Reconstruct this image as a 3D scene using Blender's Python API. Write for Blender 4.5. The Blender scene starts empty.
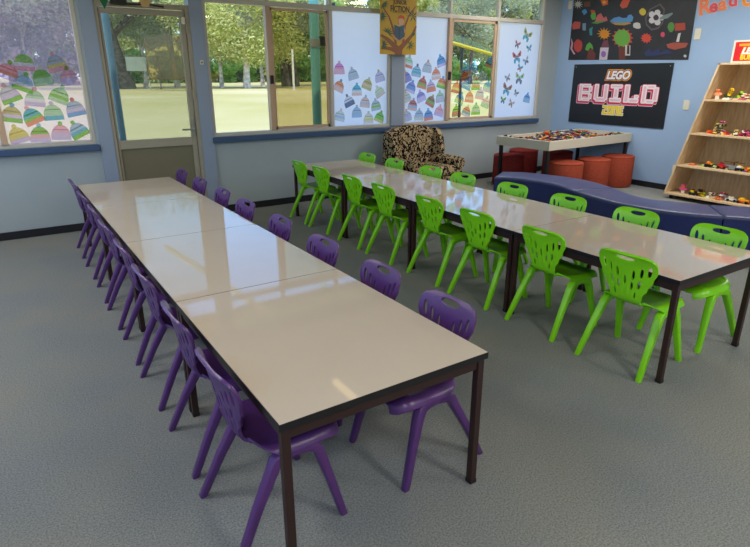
import bpy, bmesh, math, random
from math import sin, cos, pi, radians as RD
from mathutils import Vector, Matrix
from mathutils.geometry import delaunay_2d_cdt
S = bpy.context.scene
COL = S.collection
rnd = random.Random(7)

# ---------------------------------------------------------------- camera
CAM = Vector((-0.5622, -1.3953, 1.6403)); YAW = -0.5811; PITCH = -0.3407; ROLL = -0.0007; F = 561.75
WY = 5.478      # window wall
RX = 7.679      # right wall
H = 0.62        # table height
TL, TW = 1.1937, 0.8852
GX, GY, GA = 2.2851, 0.0298, -0.0089
fw = Vector((-sin(YAW)*cos(PITCH), cos(YAW)*cos(PITCH), sin(PITCH)))
rt = Vector((cos(YAW), sin(YAW), 0)); up = rt.cross(fw)
r2 = cos(ROLL)*rt + sin(ROLL)*up; u2 = -sin(ROLL)*rt + cos(ROLL)*up
cd = bpy.data.cameras.new('camera'); cam = bpy.data.objects.new('camera', cd); COL.objects.link(cam)
cam.matrix_world = Matrix(((r2.x, u2.x, -fw.x, CAM.x), (r2.y, u2.y, -fw.y, CAM.y), (r2.z, u2.z, -fw.z, CAM.z), (0, 0, 0, 1)))
cd.sensor_width = 36; cd.lens = 36*F/750; cd.clip_end = 2000
S.camera = cam

def at(u, v, ax, val):                      # a measured point of the photograph on a known surface
    d = fw + r2*((u-375)/F) - u2*((v-273.5)/F); i = 'xyz'.index(ax)
    return CAM + d*((val-CAM[i])/d[i])
def wall(u, v, y=WY): return at(u, v, 'y', y)
def right(u, v, x=RX): return at(u, v, 'x', x)
def flat(u, v, z=0.0): return at(u, v, 'z', z)

# ---------------------------------------------------------------- materials
def lin(c):
    return tuple(((x/255)/12.92 if x <= 10 else (((x/255)+.055)/1.055)**2.4) for x in c)
MATS = {}
def mat(name, rgb=(128, 128, 128), rough=.5, spec=.5, metal=0, coat=0, emit=None, trans=None):
    if name in MATS: return MATS[name]
    m = bpy.data.materials.new(name); m.use_nodes = True; MATS[name] = m
    b = m.node_tree.nodes['Principled BSDF']
    b.inputs['Base Color'].default_value = (*lin(rgb), 1); b.inputs['Roughness'].default_value = rough
    b.inputs['Specular IOR Level'].default_value = spec; b.inputs['Metallic'].default_value = metal
    b.inputs['Coat Weight'].default_value = coat
    if emit:
        b.inputs['Emission Color'].default_value = (*lin(emit[0]), 1); b.inputs['Emission Strength'].default_value = emit[1]
    return m
def N(m, t, **k):
    n = m.node_tree.nodes.new(t)
    for a, b in k.items(): setattr(n, a, b)
    return n
def L(m, a, b): m.node_tree.links.new(a, b)
def noisy(m, scale, c1, c2, lo=.35, hi=.65, bump=0, stretch=None, detail=4, dist=0, const=False, bscale=None):
    b = m.node_tree.nodes['Principled BSDF']
    tc = N(m, 'ShaderNodeTexCoord'); src = tc.outputs['Object']
    if stretch:
        mp = N(m, 'ShaderNodeMapping'); mp.inputs['Scale'].default_value = stretch; L(m, src, mp.inputs[0]); src = mp.outputs[0]
    nt = N(m, 'ShaderNodeTexNoise'); nt.inputs['Scale'].default_value = scale; nt.inputs['Detail'].default_value = detail
    nt.inputs['Distortion'].default_value = dist
    L(m, src, nt.inputs['Vector'])
    cr = N(m, 'ShaderNodeValToRGB'); L(m, nt.outputs[0], cr.inputs[0])
    cr.color_ramp.elements[0].position = lo; cr.color_ramp.elements[0].color = (*lin(c1), 1)
    cr.color_ramp.elements[1].position = hi; cr.color_ramp.elements[1].color = (*lin(c2), 1)
    if const: cr.color_ramp.interpolation = 'CONSTANT'
    L(m, cr.outputs[0], b.inputs['Base Color'])
    if bump:
        bp = N(m, 'ShaderNodeBump'); bp.inputs['Strength'].default_value = bump; bp.inputs['Distance'].default_value = .01
        n2 = nt
        if bscale:
            n2 = N(m, 'ShaderNodeTexNoise'); n2.inputs['Scale'].default_value = bscale; L(m, src, n2.inputs['Vector'])
        L(m, n2.outputs[0], bp.inputs['Height']); L(m, bp.outputs[0], b.inputs['Normal'])
    return m

M_paint = noisy(mat('blue grey wall paint', (164, 174, 180), .55), 1.2, (162, 173, 178), (168, 179, 184))
M_paint2 = noisy(mat('light blue wall paint', (150, 175, 205), .5), 1.2, (150, 178, 212), (156, 183, 216))
M_col = mat('pillar paint', (146, 160, 182), .5)
M_carpet = mat('grey carpet', (120, 124, 122), .95, .1)
b = M_carpet.node_tree.nodes['Principled BSDF']
tc = N(M_carpet, 'ShaderNodeTexCoord')
n1 = N(M_carpet, 'ShaderNodeTexNoise'); n1.inputs['Scale'].default_value = 130; n1.inputs['Detail'].default_value = 5; n1.inputs['Roughness'].default_value = .7
n2 = N(M_carpet, 'ShaderNodeTexNoise'); n2.inputs['Scale'].default_value = 1.3
L(M_carpet, tc.outputs['Object'], n1.inputs['Vector']); L(M_carpet, tc.outputs['Object'], n2.inputs['Vector'])
c1 = N(M_carpet, 'ShaderNodeValToRGB'); c1.color_ramp.elements[0].position = .36; c1.color_ramp.elements[1].position = .64
c1.color_ramp.elements[0].color = (*lin((112, 115, 114)), 1); c1.color_ramp.elements[1].color = (*lin((158, 160, 156)), 1)
c2 = N(M_carpet, 'ShaderNodeValToRGB'); c2.color_ramp.elements[0].color = (.86, .9, .95, 1); c2.color_ramp.elements[1].color = (1, .98, .92, 1)
c2.color_ramp.elements[0].position = .35; c2.color_ramp.elements[1].position = .65
mx = N(M_carpet, 'ShaderNodeMixRGB', blend_type='MULTIPLY'); mx.inputs[0].default_value = 1
L(M_carpet, n1.outputs[0], c1.inputs[0]); L(M_carpet, n2.outputs[0], c2.inputs[0])
L(M_carpet, c1.outputs[0], mx.inputs[1]); L(M_carpet, c2.outputs[0], mx.inputs[2]); L(M_carpet, mx.outputs[0], b.inputs['Base Color'])
bp = N(M_carpet, 'ShaderNodeBump'); bp.inputs['Strength'].default_value = .5; bp.inputs['Distance'].default_value = .01
L(M_carpet, n1.outputs[0], bp.inputs['Height']); L(M_carpet, bp.outputs[0], b.inputs['Normal'])

M_base = mat('black skirting vinyl', (24, 26, 32), .5)
M_ceil = mat('cream ceiling', (214, 204, 186), .8)
M_sill = mat('blue sill paint', (62, 86, 122), .35)
M_alu = mat('cream window frame', (196, 190, 178), .4)
M_brown = mat('bronze window frame', (196, 164, 136), .4)
M_door = mat('tan door paint', (164, 156, 138), .45)
M_doorp = mat('olive door panel', (122, 116, 92), .45)
M_dark = mat('dark metal', (40, 38, 38), .4, metal=.3)
M_chrome = mat('brushed metal', (170, 170, 165), .3, metal=.9)
M_teal = mat('teal post paint', (120, 190, 190), .4)
M_pblue = mat('pale blue post paint', (120, 165, 200), .4)
M_top = mat('cream laminate', (212, 196, 176), .045, .6)
b = M_top.node_tree.nodes['Principled BSDF']
noisy(M_top, 4, (211, 196, 176), (213, 198, 179))
M_edge = mat('black table edging', (26, 24, 27), .35)
M_leg = mat('dark brown steel', (52, 31, 28), .35, .5)
M_green = mat('lime green plastic', (136, 222, 24), .33, .5)
M_purple = mat('purple plastic', (90, 53, 114), .33, .5)
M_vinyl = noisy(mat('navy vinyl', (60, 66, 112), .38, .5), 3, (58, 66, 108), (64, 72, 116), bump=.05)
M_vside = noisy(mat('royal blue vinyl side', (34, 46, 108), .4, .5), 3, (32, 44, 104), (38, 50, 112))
M_ott = noisy(mat('rust red fabric', (150, 66, 48), .9, .1), 60, (142, 60, 46), (166, 78, 54), bump=.3)
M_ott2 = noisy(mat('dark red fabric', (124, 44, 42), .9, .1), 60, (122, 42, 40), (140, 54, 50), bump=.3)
M_leo = noisy(mat('black and tan pattern fabric', (150, 130, 100), .85, .1), 24, (22, 20, 22), (182, 158, 122), .0, .505, detail=2, dist=1.2, const=True)
M_wood = noisy(mat('light oak laminate', (214, 186, 146), .45, .3), 6, (204, 174, 132), (224, 198, 158), bump=0, stretch=(6, 6, .7))
M_tray = mat('cream painted timber', (206, 198, 178), .5)
M_black = mat('black board', (20, 24, 30), .45)
M_banner = noisy(mat('black cloth banner', (30, 31, 36), .5), 3, (27, 28, 32), (38, 40, 46), bump=.2, bscale=1.5)
M_white = mat('white print', (232, 228, 232), .5)
M_offw = mat('cream plastic', (222, 216, 196), .4)
M_pink = mat('crimson print', (206, 44, 84), .5)
M_pale = mat('pale pink print', (232, 186, 200), .5)
M_yel = mat('yellow print', (236, 208, 50), .5)
M_org = mat('orange yellow print', (240, 160, 30), .5)
M_grass = noisy(mat('lawn grass', (170, 180, 90), .9, .05), .05, (202, 186, 116), (228, 210, 160), detail=8, dist=.5)
M_bark = noisy(mat('pale bark', (190, 176, 160), .9, .1), 2, (150, 138, 124), (214, 202, 188))
M_bark2 = noisy(mat('dark bark', (110, 100, 92), .9, .1), 2, (70, 62, 56), (124, 112, 102))

def glass_mat(name, tint, refl=.06, diff=0.0, dcol=(255, 255, 255)):
    m = bpy.data.materials.new(name); m.use_nodes = True; nt = m.node_tree; nt.nodes.clear(); MATS[name] = m
    o = N(m, 'ShaderNodeOutputMaterial'); t = N(m, 'ShaderNodeBsdfTransparent'); t.inputs[0].default_value = (*lin(tint), 1)
    g = N(m, 'ShaderNodeBsdfGlossy'); g.inputs['Roughness'].default_value = .02
    fr = N(m, 'ShaderNodeFresnel'); fr.inputs[0].default_value = 1.45
    a = N(m, 'ShaderNodeMixShader'); ge = N(m, 'ShaderNodeNewGeometry'); mm = N(m, 'ShaderNodeMath', operation='MULTIPLY'); iv = N(m, 'ShaderNodeMath', operation='SUBTRACT'); iv.inputs[0].default_value = 1
    L(m, ge.outputs['Backfacing'], iv.inputs[1]); L(m, fr.outputs[0], mm.inputs[0]); L(m, iv.outputs[0], mm.inputs[1])
    L(m, mm.outputs[0], a.inputs[0]); L(m, t.outputs[0], a.inputs[1]); L(m, g.outputs[0], a.inputs[2])
    out = a
    if diff:
        d = N(m, 'ShaderNodeBsdfTranslucent'); d.inputs[0].default_value = (*lin(dcol), 1)
        d2 = N(m, 'ShaderNodeBsdfDiffuse'); d2.inputs[0].default_value = (*lin(dcol), 1)
        dm = N(m, 'ShaderNodeMixShader'); dm.inputs[0].default_value = .12; L(m, d.outputs[0], dm.inputs[1]); L(m, d2.outputs[0], dm.inputs[2])
        x = N(m, 'ShaderNodeMixShader'); x.inputs[0].default_value = diff
        L(m, a.outputs[0], x.inputs[1]); L(m, dm.outputs[0], x.inputs[2]); out = x
    L(m, out.outputs[0], o.inputs[0]); return m
M_glass = glass_mat('window glass', (246, 248, 246))
M_frost = glass_mat('white translucent film', (255, 255, 255), diff=.9, dcol=(246, 246, 255))
M_hazy = glass_mat('hazy lilac film', (250, 242, 246), diff=.24, dcol=(206, 200, 216))
M_dglass = glass_mat('security door glass', (222, 224, 214), diff=.04, dcol=(186, 190, 182))
M_tanpatch = glass_mat('tan patch stand-in', (226, 204, 140), diff=.16, dcol=(190, 160, 90))  # see-through sheet of the made-up tan panel
M_flyscreen = glass_mat('insect screen mesh', (232, 224, 200), diff=.05, dcol=(120, 120, 110))

def paper(rgb):
    n = 'paper %d %d %d' % rgb
    if n in MATS: return MATS[n]
    m = bpy.data.materials.new(n); m.use_nodes = True; nt = m.node_tree; nt.nodes.clear(); MATS[n] = m
    o = N(m, 'ShaderNodeOutputMaterial'); t = N(m, 'ShaderNodeBsdfTranslucent'); d = N(m, 'ShaderNodeBsdfDiffuse')
    for s in (t, d): s.inputs[0].default_value = (*lin(tuple(x*.6+250*.4 for x in rgb)), 1)
    a = N(m, 'ShaderNodeMixShader'); a.inputs[0].default_value = .3
    L(m, t.outputs[0], a.inputs[1]); L(m, d.outputs[0], a.inputs[2])
    tp = N(m, 'ShaderNodeBsdfTransparent'); tp.inputs[0].default_value = (*lin(tuple(x*.36+255*.64 for x in rgb)), 1); a2 = N(m, 'ShaderNodeMixShader'); a2.inputs[0].default_value = .84
    L(m, a.outputs[0], a2.inputs[1]); L(m, tp.outputs[0], a2.inputs[2]); L(m, a2.outputs[0], o.inputs[0]); return m
def leafmat(name, c1, c2):
    m = bpy.data.materials.new(name); m.use_nodes = True; nt = m.node_tree; nt.nodes.clear(); MATS[name] = m
    o = N(m, 'ShaderNodeOutputMaterial'); t = N(m, 'ShaderNodeBsdfTranslucent'); d = N(m, 'ShaderNodeBsdfDiffuse')
    tc = N(m, 'ShaderNodeTexCoord'); n = N(m, 'ShaderNodeTexNoise'); n.inputs['Scale'].default_value = .6; L(m, tc.outputs['Object'], n.inputs['Vector'])
    cr = N(m, 'ShaderNodeValToRGB'); cr.color_ramp.elements[0].position = .35; cr.color_ramp.elements[1].position = .65
    cr.color_ramp.elements[0].color = (*lin(c1), 1); cr.color_ramp.elements[1].color = (*lin(c2), 1)
    L(m, n.outputs[0], cr.inputs[0])
    for s in (t, d): L(m, cr.outputs[0], s.inputs[0])
    a = N(m, 'ShaderNodeMixShader'); a.inputs[0].default_value = .55
    L(m, t.outputs[0], a.inputs[1]); L(m, d.outputs[0], a.inputs[2]); L(m, a.outputs[0], o.inputs[0]); return m

# ---------------------------------------------------------------- mesh helpers
class MB:
    def __init__(s): s.v = []; s.f = []; s.m = []; s.mats = []
    def mi(s, m):
        if m not in s.mats: s.mats.append(m)
        return s.mats.index(m)
    def add(s, vs, fs, m=None):
        o = len(s.v); s.v += [tuple(v) for v in vs]; k = s.mi(m) if m else 0
        for f in fs: s.f.append([i+o for i in f]); s.m.append(k)
        return s
    def box(s, c, d, m=None, rot=None):
        vs = []
        for x in (-.5, .5):
            for y in (-.5, .5):
                for z in (-.5, .5):
                    p = Vector((x*d[0], y*d[1], z*d[2]))
                    if rot: p = rot @ p
                    vs.append(p+Vector(c))
        return s.add(vs, [(0, 1, 3, 2), (4, 6, 7, 5), (0, 4, 5, 1), (2, 3, 7, 6), (0, 2, 6, 4), (1, 5, 7, 3)], m)
    def b2(s, a, b, m=None):
        return s.box([(a[i]+b[i])/2 for i in range(3)], [abs(b[i]-a[i]) for i in range(3)], m)
    def prism(s, poly, o, ex, ey, en, m=None):       # poly of 2d points in the frame o, ex, ey; thickness vector en
        n = len(poly); a = [Vector(o)+Vector(ex)*p[0]+Vector(ey)*p[1] for p in poly]; bb = [p+Vector(en) for p in a]
        fs = [tuple(range(n)), tuple(range(2*n-1, n-1, -1))]+[(i, i+n, (i+1) % n+n, (i+1) % n) for i in range(n)]
        return s.add(a+bb, fs, m)
    def loft(s, rings, m=None, cap=True, closed=True):
        n = len(rings[0]); vs = [p for r in rings for p in r]; fs = []
        for i in range(len(rings)-1):
            for j in range(n if closed else n-1):
                k = (j+1) % n; fs.append((i*n+j, i*n+k, (i+1)*n+k, (i+1)*n+j))
        if cap: fs.append(tuple(range(n-1, -1, -1))); fs.append(tuple((len(rings)-1)*n+j for j in range(n)))
        return s.add(vs, fs, m)
    def tube(s, pts, r, m=None, n=10):
        rings = []; pts = [Vector(p) for p in pts]
        for i, p in enumerate(pts):
            t = (pts[min(i+1, len(pts)-1)]-pts[max(i-1, 0)]).normalized()
            a = t.orthogonal().normalized(); bb = t.cross(a); rr = r[i] if isinstance(r, (list, tuple)) else r
            if i: # keep orientation close to the previous ring
                a = (pa-t*pa.dot(t)).normalized(); bb = t.cross(a)
            pa = a
            rings.append([p+a*rr*cos(2*pi*k/n)+bb*rr*sin(2*pi*k/n) for k in range(n)])
        return s.loft(rings, m)
    def mesh(s, name):
        me = bpy.data.meshes.new(name); me.from_pydata(s.v, [], s.f)
        for m in s.mats: me.materials.append(m)
        if len(s.mats) > 1: me.polygons.foreach_set('material_index', s.m)
        me.update(); bm = bmesh.new(); bm.from_mesh(me); bmesh.ops.recalc_face_normals(bm, faces=bm.faces); bm.to_mesh(me); bm.free()
        return me
    def build(s, name, m=None, parent=None, smooth=False, bevel=0, seg=2):
        me = s.mesh(name)
        if m:
            me.materials.clear(); me.materials.append(m)
        return obj(name, me, parent, smooth, bevel, seg)
def obj(name, me, parent=None, smooth=False, bevel=0, seg=2):
    o = bpy.data.objects.new(name, me); COL.objects.link(o)
    if parent: o.parent = parent
    if smooth:
        me.polygons.foreach_set('use_smooth', [True]*len(me.polygons)); me.update()
        if not bevel:
            me.set_sharp_from_angle(angle=RD(50))
    if bevel:
        md = o.modifiers.new('bevel', 'BEVEL'); md.width = bevel; md.segments = seg; md.limit_method = 'ANGLE'; md.angle_limit = RD(35)
        if smooth:
            md.harden_normals = True
    return o
def tag(o, label=None, cat=None, group=None, kind=None):
    for k, v in (('label', label), ('category', cat), ('group', group), ('kind', kind)):
        if v: o[k] = v
    return o
def thing(name, label, cat, loc=(0, 0, 0), rz=0, group=None):
    o = bpy.data.objects.new(name, None); COL.objects.link(o); o.location = loc; o.rotation_euler = (0, 0, rz); o.empty_display_size = .1
    return tag(o, label, cat, group)
def struct(name, loc=(0, 0, 0)):
    o = bpy.data.objects.new(name, None); COL.objects.link(o); o.location = loc; o['kind'] = 'structure'; return o
def copy_tree(o, parent=None):
    c = o.copy(); COL.objects.link(c); c.parent = parent
    for ch in list(KIDS.get(o.name, [])): copy_tree(ch, c)
    return c
KIDS = {}
def note_kids(o):
    ks = [x for x in COL.objects if x.parent == o]; KIDS[o.name] = ks
    for k in ks: note_kids(k)
ORD = ['first', 'second', 'third', 'fourth', 'fifth', 'sixth', 'seventh', 'eighth', 'ninth', 'tenth', 'eleventh', 'twelfth']

# ================================================================ THE ROOM
X0, Y0, ZC = -2.6, -4.2, 3.02
struct_f = MB().b2((X0-.2, Y0-.2, -.15), (RX+.2, WY+.15, 0)).build('floor', M_carpet); struct_f['kind'] = 'structure'
c = MB().b2((X0-.2, Y0-.2, ZC), (RX+.2, WY+.15, ZC+.12)).build('ceiling', M_ceil); c['kind'] = 'structure'
TZ = 2.43   # transom
# openings of the window wall: (x0, x1, z0, z1)
OP = [(-2.1, .325, .93, 2.62), (.5, 1.47, 0, 2.93), (1.62, 4.215, .93, 2.93), (4.43, 7.28, .93, 2.93)]
w = MB(); xs = X0-.2
for (a, bq, z0, z1) in OP:
    w.b2((xs, WY, 0), (a, WY+.14, ZC))
    if z0 > 0: w.b2((a, WY, 0), (bq, WY+.14, z0))
    w.b2((a, WY, z1), (bq, WY+.14, ZC)); xs = bq
w.b2((xs, WY, 0), (RX+.2, WY+.14, ZC))
w.build('wall_back', M_paint)['kind'] = 'structure'
MB().b2((RX, Y0-.2, 0), (RX+.15, WY, ZC)).build('wall_right', M_paint2)['kind'] = 'structure'
w = MB()   # left wall with a long window strip, unseen and added for daylight
w.b2((X0-.15, Y0-.2, 0), (X0, WY, 1.0)).b2((X0-.15, Y0-.2, 2.7), (X0, WY, ZC)).b2((X0-.15, Y0-.2, 1), (X0, -2.6, 2.7)).b2((X0-.15, 4.2, 1), (X0, WY, 2.7))
w.build('wall_left', M_paint)['kind'] = 'structure'
MB().b2((X0, Y0-.15, 0), (RX, Y0, ZC)).build('wall_front', M_paint)['kind'] = 'structure'
# pillars between the window groups
p = MB()
for a, bq in ((.325+.035, .5), (1.47, 1.62), (4.215, 4.43)):
    p.b2((a, WY-.03, .94 if a > 2 else .0), (bq, WY, ZC))
p.build('trim_1', M_col)['kind'] = 'structure'
bb = MB().b2((X0, WY-.012, 0), (.47, WY, .083)).b2((1.50, WY-.012, 0), (RX, WY, .083)).build('baseboard_back', M_base); bb['kind'] = 'structure'
MB().b2((RX-.012, Y0, 0), (RX, WY-.012, .083)).build('baseboard_right', M_base)['kind'] = 'structure'

def window(n, x0, x1, z0, z1, mulls, panes, sill, transom=None, frame=M_alu, brown=()):
    e = struct('window_%d' % n)
    f = MB(); y0, y1 = WY-.005, WY+.07; t = .04
    f.b2((x0, y0, z0), (x1, y1, z0+t)).b2((x0, y0, z1-t), (x1, y1, z1)).b2((x0, y0, z0+t), (x0+t, y1, z1-t)).b2((x1-t, y0, z0+t), (x1, y1, z1-t))
    if transom: f.b2((x0+t, y0-.01, transom-.02), (x1-t, y1, transom+.035))
    tops = transom-.02 if transom else z1-t
    for m_ in mulls:
        if m_ in brown: continue
        f.b2((m_-.025, y0-.005, z0+t), (m_+.025, y1, tops))
    if transom:
        for m_ in mulls: f.b2((m_-.02, y0, transom+.035), (m_+.02, y1, z1-t))
    f.build('window_frame', frame, e, bevel=.004)
    for m_ in brown:
        g = MB().b2((m_-.03, y0-.012, z0+t), (m_+.03, y1, tops)).build('sash_stile', M_brown, e, bevel=.004)
    for (a, bq, za, zb, m_, nm) in panes:
        MB().b2((a, WY+.035, za), (bq, WY+.041, zb)).build(nm, m_, e)
    if sill:
        MB().b2((sill[0], WY-.055, z0-.07), (sill[1], WY, z0-.005)).build('window_sill', M_sill, e, bevel=.006)
    return e
G = 'window_pane'
w1 = window(1, -2.1, .325, .93, 2.62, [-.51, -1.3], [(-2.06, -1.32, .97, 2.58, M_glass, G), (-1.28, -.54, .97, 2.58, M_frost, 'film_pane'), (-.48, .285, .97, 2.58, M_hazy, 'film_pane')], (-2.1, .35), brown=(-.51,))
w2 = window(2, 1.62, 4.215, .93, 2.93, [2.41, 3.27], [(1.66, 2.385, .97, TZ-.02, M_glass, G), (2.435, 3.245, .97, TZ-.02, M_glass, G), (3.295, 4.175, .97, TZ-.02, M_frost, 'film_pane'), (1.66, 2.39, TZ+.035, 2.89, M_glass, G), (2.43, 3.25, TZ+.035, 2.89, M_glass, G), (3.29, 4.175, TZ+.035, 2.89, M_glass, G)], (1.60, 4.20), TZ, brown=(2.41,))
# the flyscreen of the sliding sash, in its own brown frame
s_ = MB(); a0, a1, zz0, zz1 = 2.44, 3.235, .975, TZ-.03
for q in ((a0, a0+.03, zz0, zz1), (a1-.03, a1, zz0, zz1), (a0, a1, zz0, zz0+.035), (a0, a1, zz1-.03, zz1)): s_.b2((q[0], WY+.004, q[2]), (q[1], WY+.03, q[3]))
s_.build('screen_frame', M_brown, w2)
MB().b2((a0+.03, WY+.014, zz0+.035), (a1-.03, WY+.017, zz1-.03)).build('insect_screen', M_flyscreen, w2)
MB().b2((2.385, WY-.045, 1.53), (2.43, WY-.017, 1.63)).build('window_latch', M_dark, w2, bevel=.004)
w3 = window(3, 4.43, 7.28, .93, 2.93, [5.28, 6.25], [(4.47, 5.255, .97, TZ-.02, M_frost, 'film_pane'), (5.305, 6.225, .97, TZ-.02, M_glass, G), (6.275, 7.24, .97, TZ-.02, M_frost, 'film_pane'), (4.47, 5.26, TZ+.035, 2.89, M_glass, G), (5.3, 6.23, TZ+.035, 2.89, M_glass, G), (6.27, 7.24, TZ+.035, 2.89, M_glass, G)], (4.32, 7.30), TZ, brown=(5.28,))
s_ = MB(); a0, a1 = 5.31, 6.22
for q in ((a0, a0+.03, zz0, zz1), (a1-.04, a1, zz0, zz1), (a0, a1, zz0, zz0+.03), (a0, a1, zz1-.03, zz1)): s_.b2((q[0], WY+.004, q[2]), (q[1], WY+.03, q[3]))
s_.build('screen_frame', M_brown, w3)
MB().b2((5.25, WY-.045, 1.56), (5.29, WY-.017, 1.68)).build('window_latch', M_dark, w3, bevel=.004)
# left wall window strip (behind the camera's left), added to let in daylight
e = struct('window_4'); f = MB()
f.b2((X0-.1, -2.6, 1), (X0-.02, 4.2, 1.05)).b2((X0-.1, -2.6, 2.65), (X0-.02, 4.2, 2.7))
for y in (-2.57, -1.2, .15, 1.5, 2.85, 4.17): f.b2((X0-.1, y-.03, 1.05), (X0-.02, y+.03, 2.65))
f.build('window_frame', M_alu, e); MB().b2((X0-.06, -2.55, 1.05), (X0-.055, 4.15, 2.65)).build('window_pane', M_glass, e)

# door
d = struct('door_1')
f = MB(); f.b2((.49, WY-.02, 0), (.535, WY+.09, 2.36)).b2((1.425, WY-.02, 0), (1.475, WY+.09, 2.36)).b2((.535, WY-.02, 2.31), (1.425, WY+.09, 2.36))
f.b2((.5, WY-.01, 2.86), (1.47, WY+.08, 2.93)).build('door_frame', M_door, d, bevel=.004)
MB().b2((.5, WY+.03, 2.36), (1.47, WY+.036, 2.86)).build('transom_pane', M_glass, d)
f = MB(); y0, y1 = WY+.0, WY+.045; xa, xb = .54, 1.42
f.b2((xa, y0, .02), (xa+.025, y1, 2.30)).b2((1.365, y0, .02), (xb, y1, 2.30)).b2((xa+.025, y0, 2.245), (1.365, y1, 2.30)).b2((xa+.025, y0, .85), (1.365, y1, .945)).b2((xa+.025, y0, .02), (1.365, y1, .16))
f.build('door_leaf', M_door, d, bevel=.004)
MB().b2((xa+.025, WY+.02, .16), (1.365, WY+.04, .85)).build('lower_panel', M_doorp, d)
MB().b2((xa+.025, WY+.026, .945), (1.365, WY+.032, 2.245)).build('door_glass', M_dglass, d)
h_ = MB().b2((1.375, WY-.012, .97), (1.405, WY, 1.17)).box((1.32, WY-.045, 1.035), (.14, .018, .02)).box((1.385, WY-.028, 1.035), (.018, .05, .018)).build('door_handle', M_chrome, d, bevel=.003)
h_ = MB()
for z in (2.12, 1.42, .35): h_.b2((1.415, WY-.035, z-.05), (1.44, WY-.018, z+.05))
h_.build('hinge', M_door, d)
h_ = MB().box((1.395, WY-.03, 2.20), (.03, .05, .07)).build('door_catch', M_offw, d, bevel=.003)
h_ = MB().b2((.66, WY-.09, 2.325), (.82, WY-.02, 2.37)).tube([(.74, WY-.06, 2.33), (1.02, WY-.12, 2.335), (1.2, WY-.02, 2.33)], .008).build('door_closer', M_dark, d)

# wall plates and small fixtures
def plate(name, label, c, size, ax, m=M_offw, toggle=True):
    t = thing(name, label, 'switch', c)
    o = MB(); 
    if ax == 'x':
        o.box((-.006, 0, 0), (.012, size[0], size[1])).build('plate', m, t, bevel=.003)
        MB().box((-.014, 0, 0), (.008, .016, .03)).build('toggle', m, t)
    else:
        o.box((0, -.006, 0), (size[0], .012, size[1])).build('plate', m, t, bevel=.003)
        MB().box((0, -.014, 0), (.012, .008, .018), ).build('toggle', M_dark, t)
    return t
plate('light_switch', 'cream switch plate on blue wall between black sign and shelf', right(686.5, 105), (.085, .13), 'x')
plate('light_switch', 'cream wall plate right of the painted banner under the word Read', right(698, 34), (.085, .14), 'x')
plate('light_switch', 'cream wall plate left of the painted banner near the corner', right(570.5, 5), (.07, .12), 'x')
plate('wall_socket', 'cream socket low on the wall beside foot of shelf', right(674.5, 168.5), (.06, .1), 'x')
plate('lock_plate', 'small square lock plate on pillar right of door', Vector((1.555, WY-.027, 1.77)), (.04, .05), 'y')

# ================================================================ TABLES
def table_proto():
    t = thing('classroom_table', 'x', 'table')
    MB().b2((.0028, .0028, H-.004), (TW-.0028, TL-.0028, H)).build('tabletop', M_top, t)
    MB().b2((.0, .0015, H-.028), (TW, TL-.0015, H-.0008)).build('table_edging', M_edge, t, bevel=.0008)
    a, bq = .018, .048
    f = MB()
    f.b2((a, a, H-.072), (TW-a, a+.022, H-.0285)).b2((a, TL-a-.022, H-.072), (TW-a, TL-a, H-.0285))
    f.b2((a, a+.022, H-.072), (a+.022, TL-a-.022, H-.0285)).b2((TW-a-.022, a+.022, H-.072), (TW-a, TL-a-.022, H-.0285))
    f.build('apron_frame', M_leg, t)
    for x in (.010, TW-.041):
        for y in (.010, TL-.041):
            l = MB().b2((x, y, .012), (x+.031, y+.031, H-.029)).build('table_leg', M_leg, t, bevel=.003)
            MB().b2((x-.001, y-.001, 0), (x+.032, y+.032, .018)).build('rubber_foot', M_edge, l)
    note_kids(t); return t
TP = table_proto(); first = True
near = ['nearest table of the row with purple chairs', 'second nearest table of the row with purple chairs', 'third table from the front in the purple chair row', 'farthest table of the purple chair row, by the door']
gnear = ['rightmost and nearest table of the row with green chairs', 'second table from the right in the green chair row', 'third table from the right in the green chair row', 'farthest table of the green chair row, by the window wall']
for k in range(4):
    t = TP if k == 0 else copy_tree(TP)
    t.location = (0, k*TL, 0); tag(t, 'cream topped '+near[k], 'table', 'tables in the purple chair row')
for k in range(4):
    t = copy_tree(TP); t.rotation_euler.z = GA
    t.location = (GX-sin(GA)*k*TL, GY+cos(GA)*k*TL, 0); tag(t, 'cream topped '+gnear[k], 'table', 'tables in the green chair row')

# ================================================================ CHAIRS
PROF = [(-.105, .398), (-.130, .42), (-.142, .455), (-.149, .50), (-.157, .545), (-.167, .595), (-.177, .643), (-.190, .682), (-.206, .706)]
def prof(v):
    v = max(0, min(1, v))*(len(PROF)-1); i = min(int(v), len(PROF)-2); t = v-i
    p0 = PROF[max(i-1, 0)]; p1 = PROF[i]; p2 = PROF[i+1]; p3 = PROF[min(i+2, len(PROF)-1)]
    g = lambda a, b_, c_, d_: .5*((2*b_)+(-a+c_)*t+(2*a-5*b_+4*c_-d_)*t*t+(-a+3*b_-3*c_+d_)*t**3)
    return g(p0[0], p1[0], p2[0], p3[0]), g(p0[1], p1[1], p2[1], p3[1])
def half_w(v):
    K = [(0, .098), (.1, .088), (.25, .097), (.4, .124), (.55, .155), (.7, .177), (.8, .177), (.88, .166), (.94, .146), (.975, .122), (1.0, .085)]
    for (a, wa), (bq, wb) in zip(K, K[1:]):
        if v <= bq:
            t = (v-a)/(bq-a); t = t*t*(3-2*t) if a >= .1 and a < .7 else t; return wa+(wb-wa)*t
    return K[-1][1]
VS = .335
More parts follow.
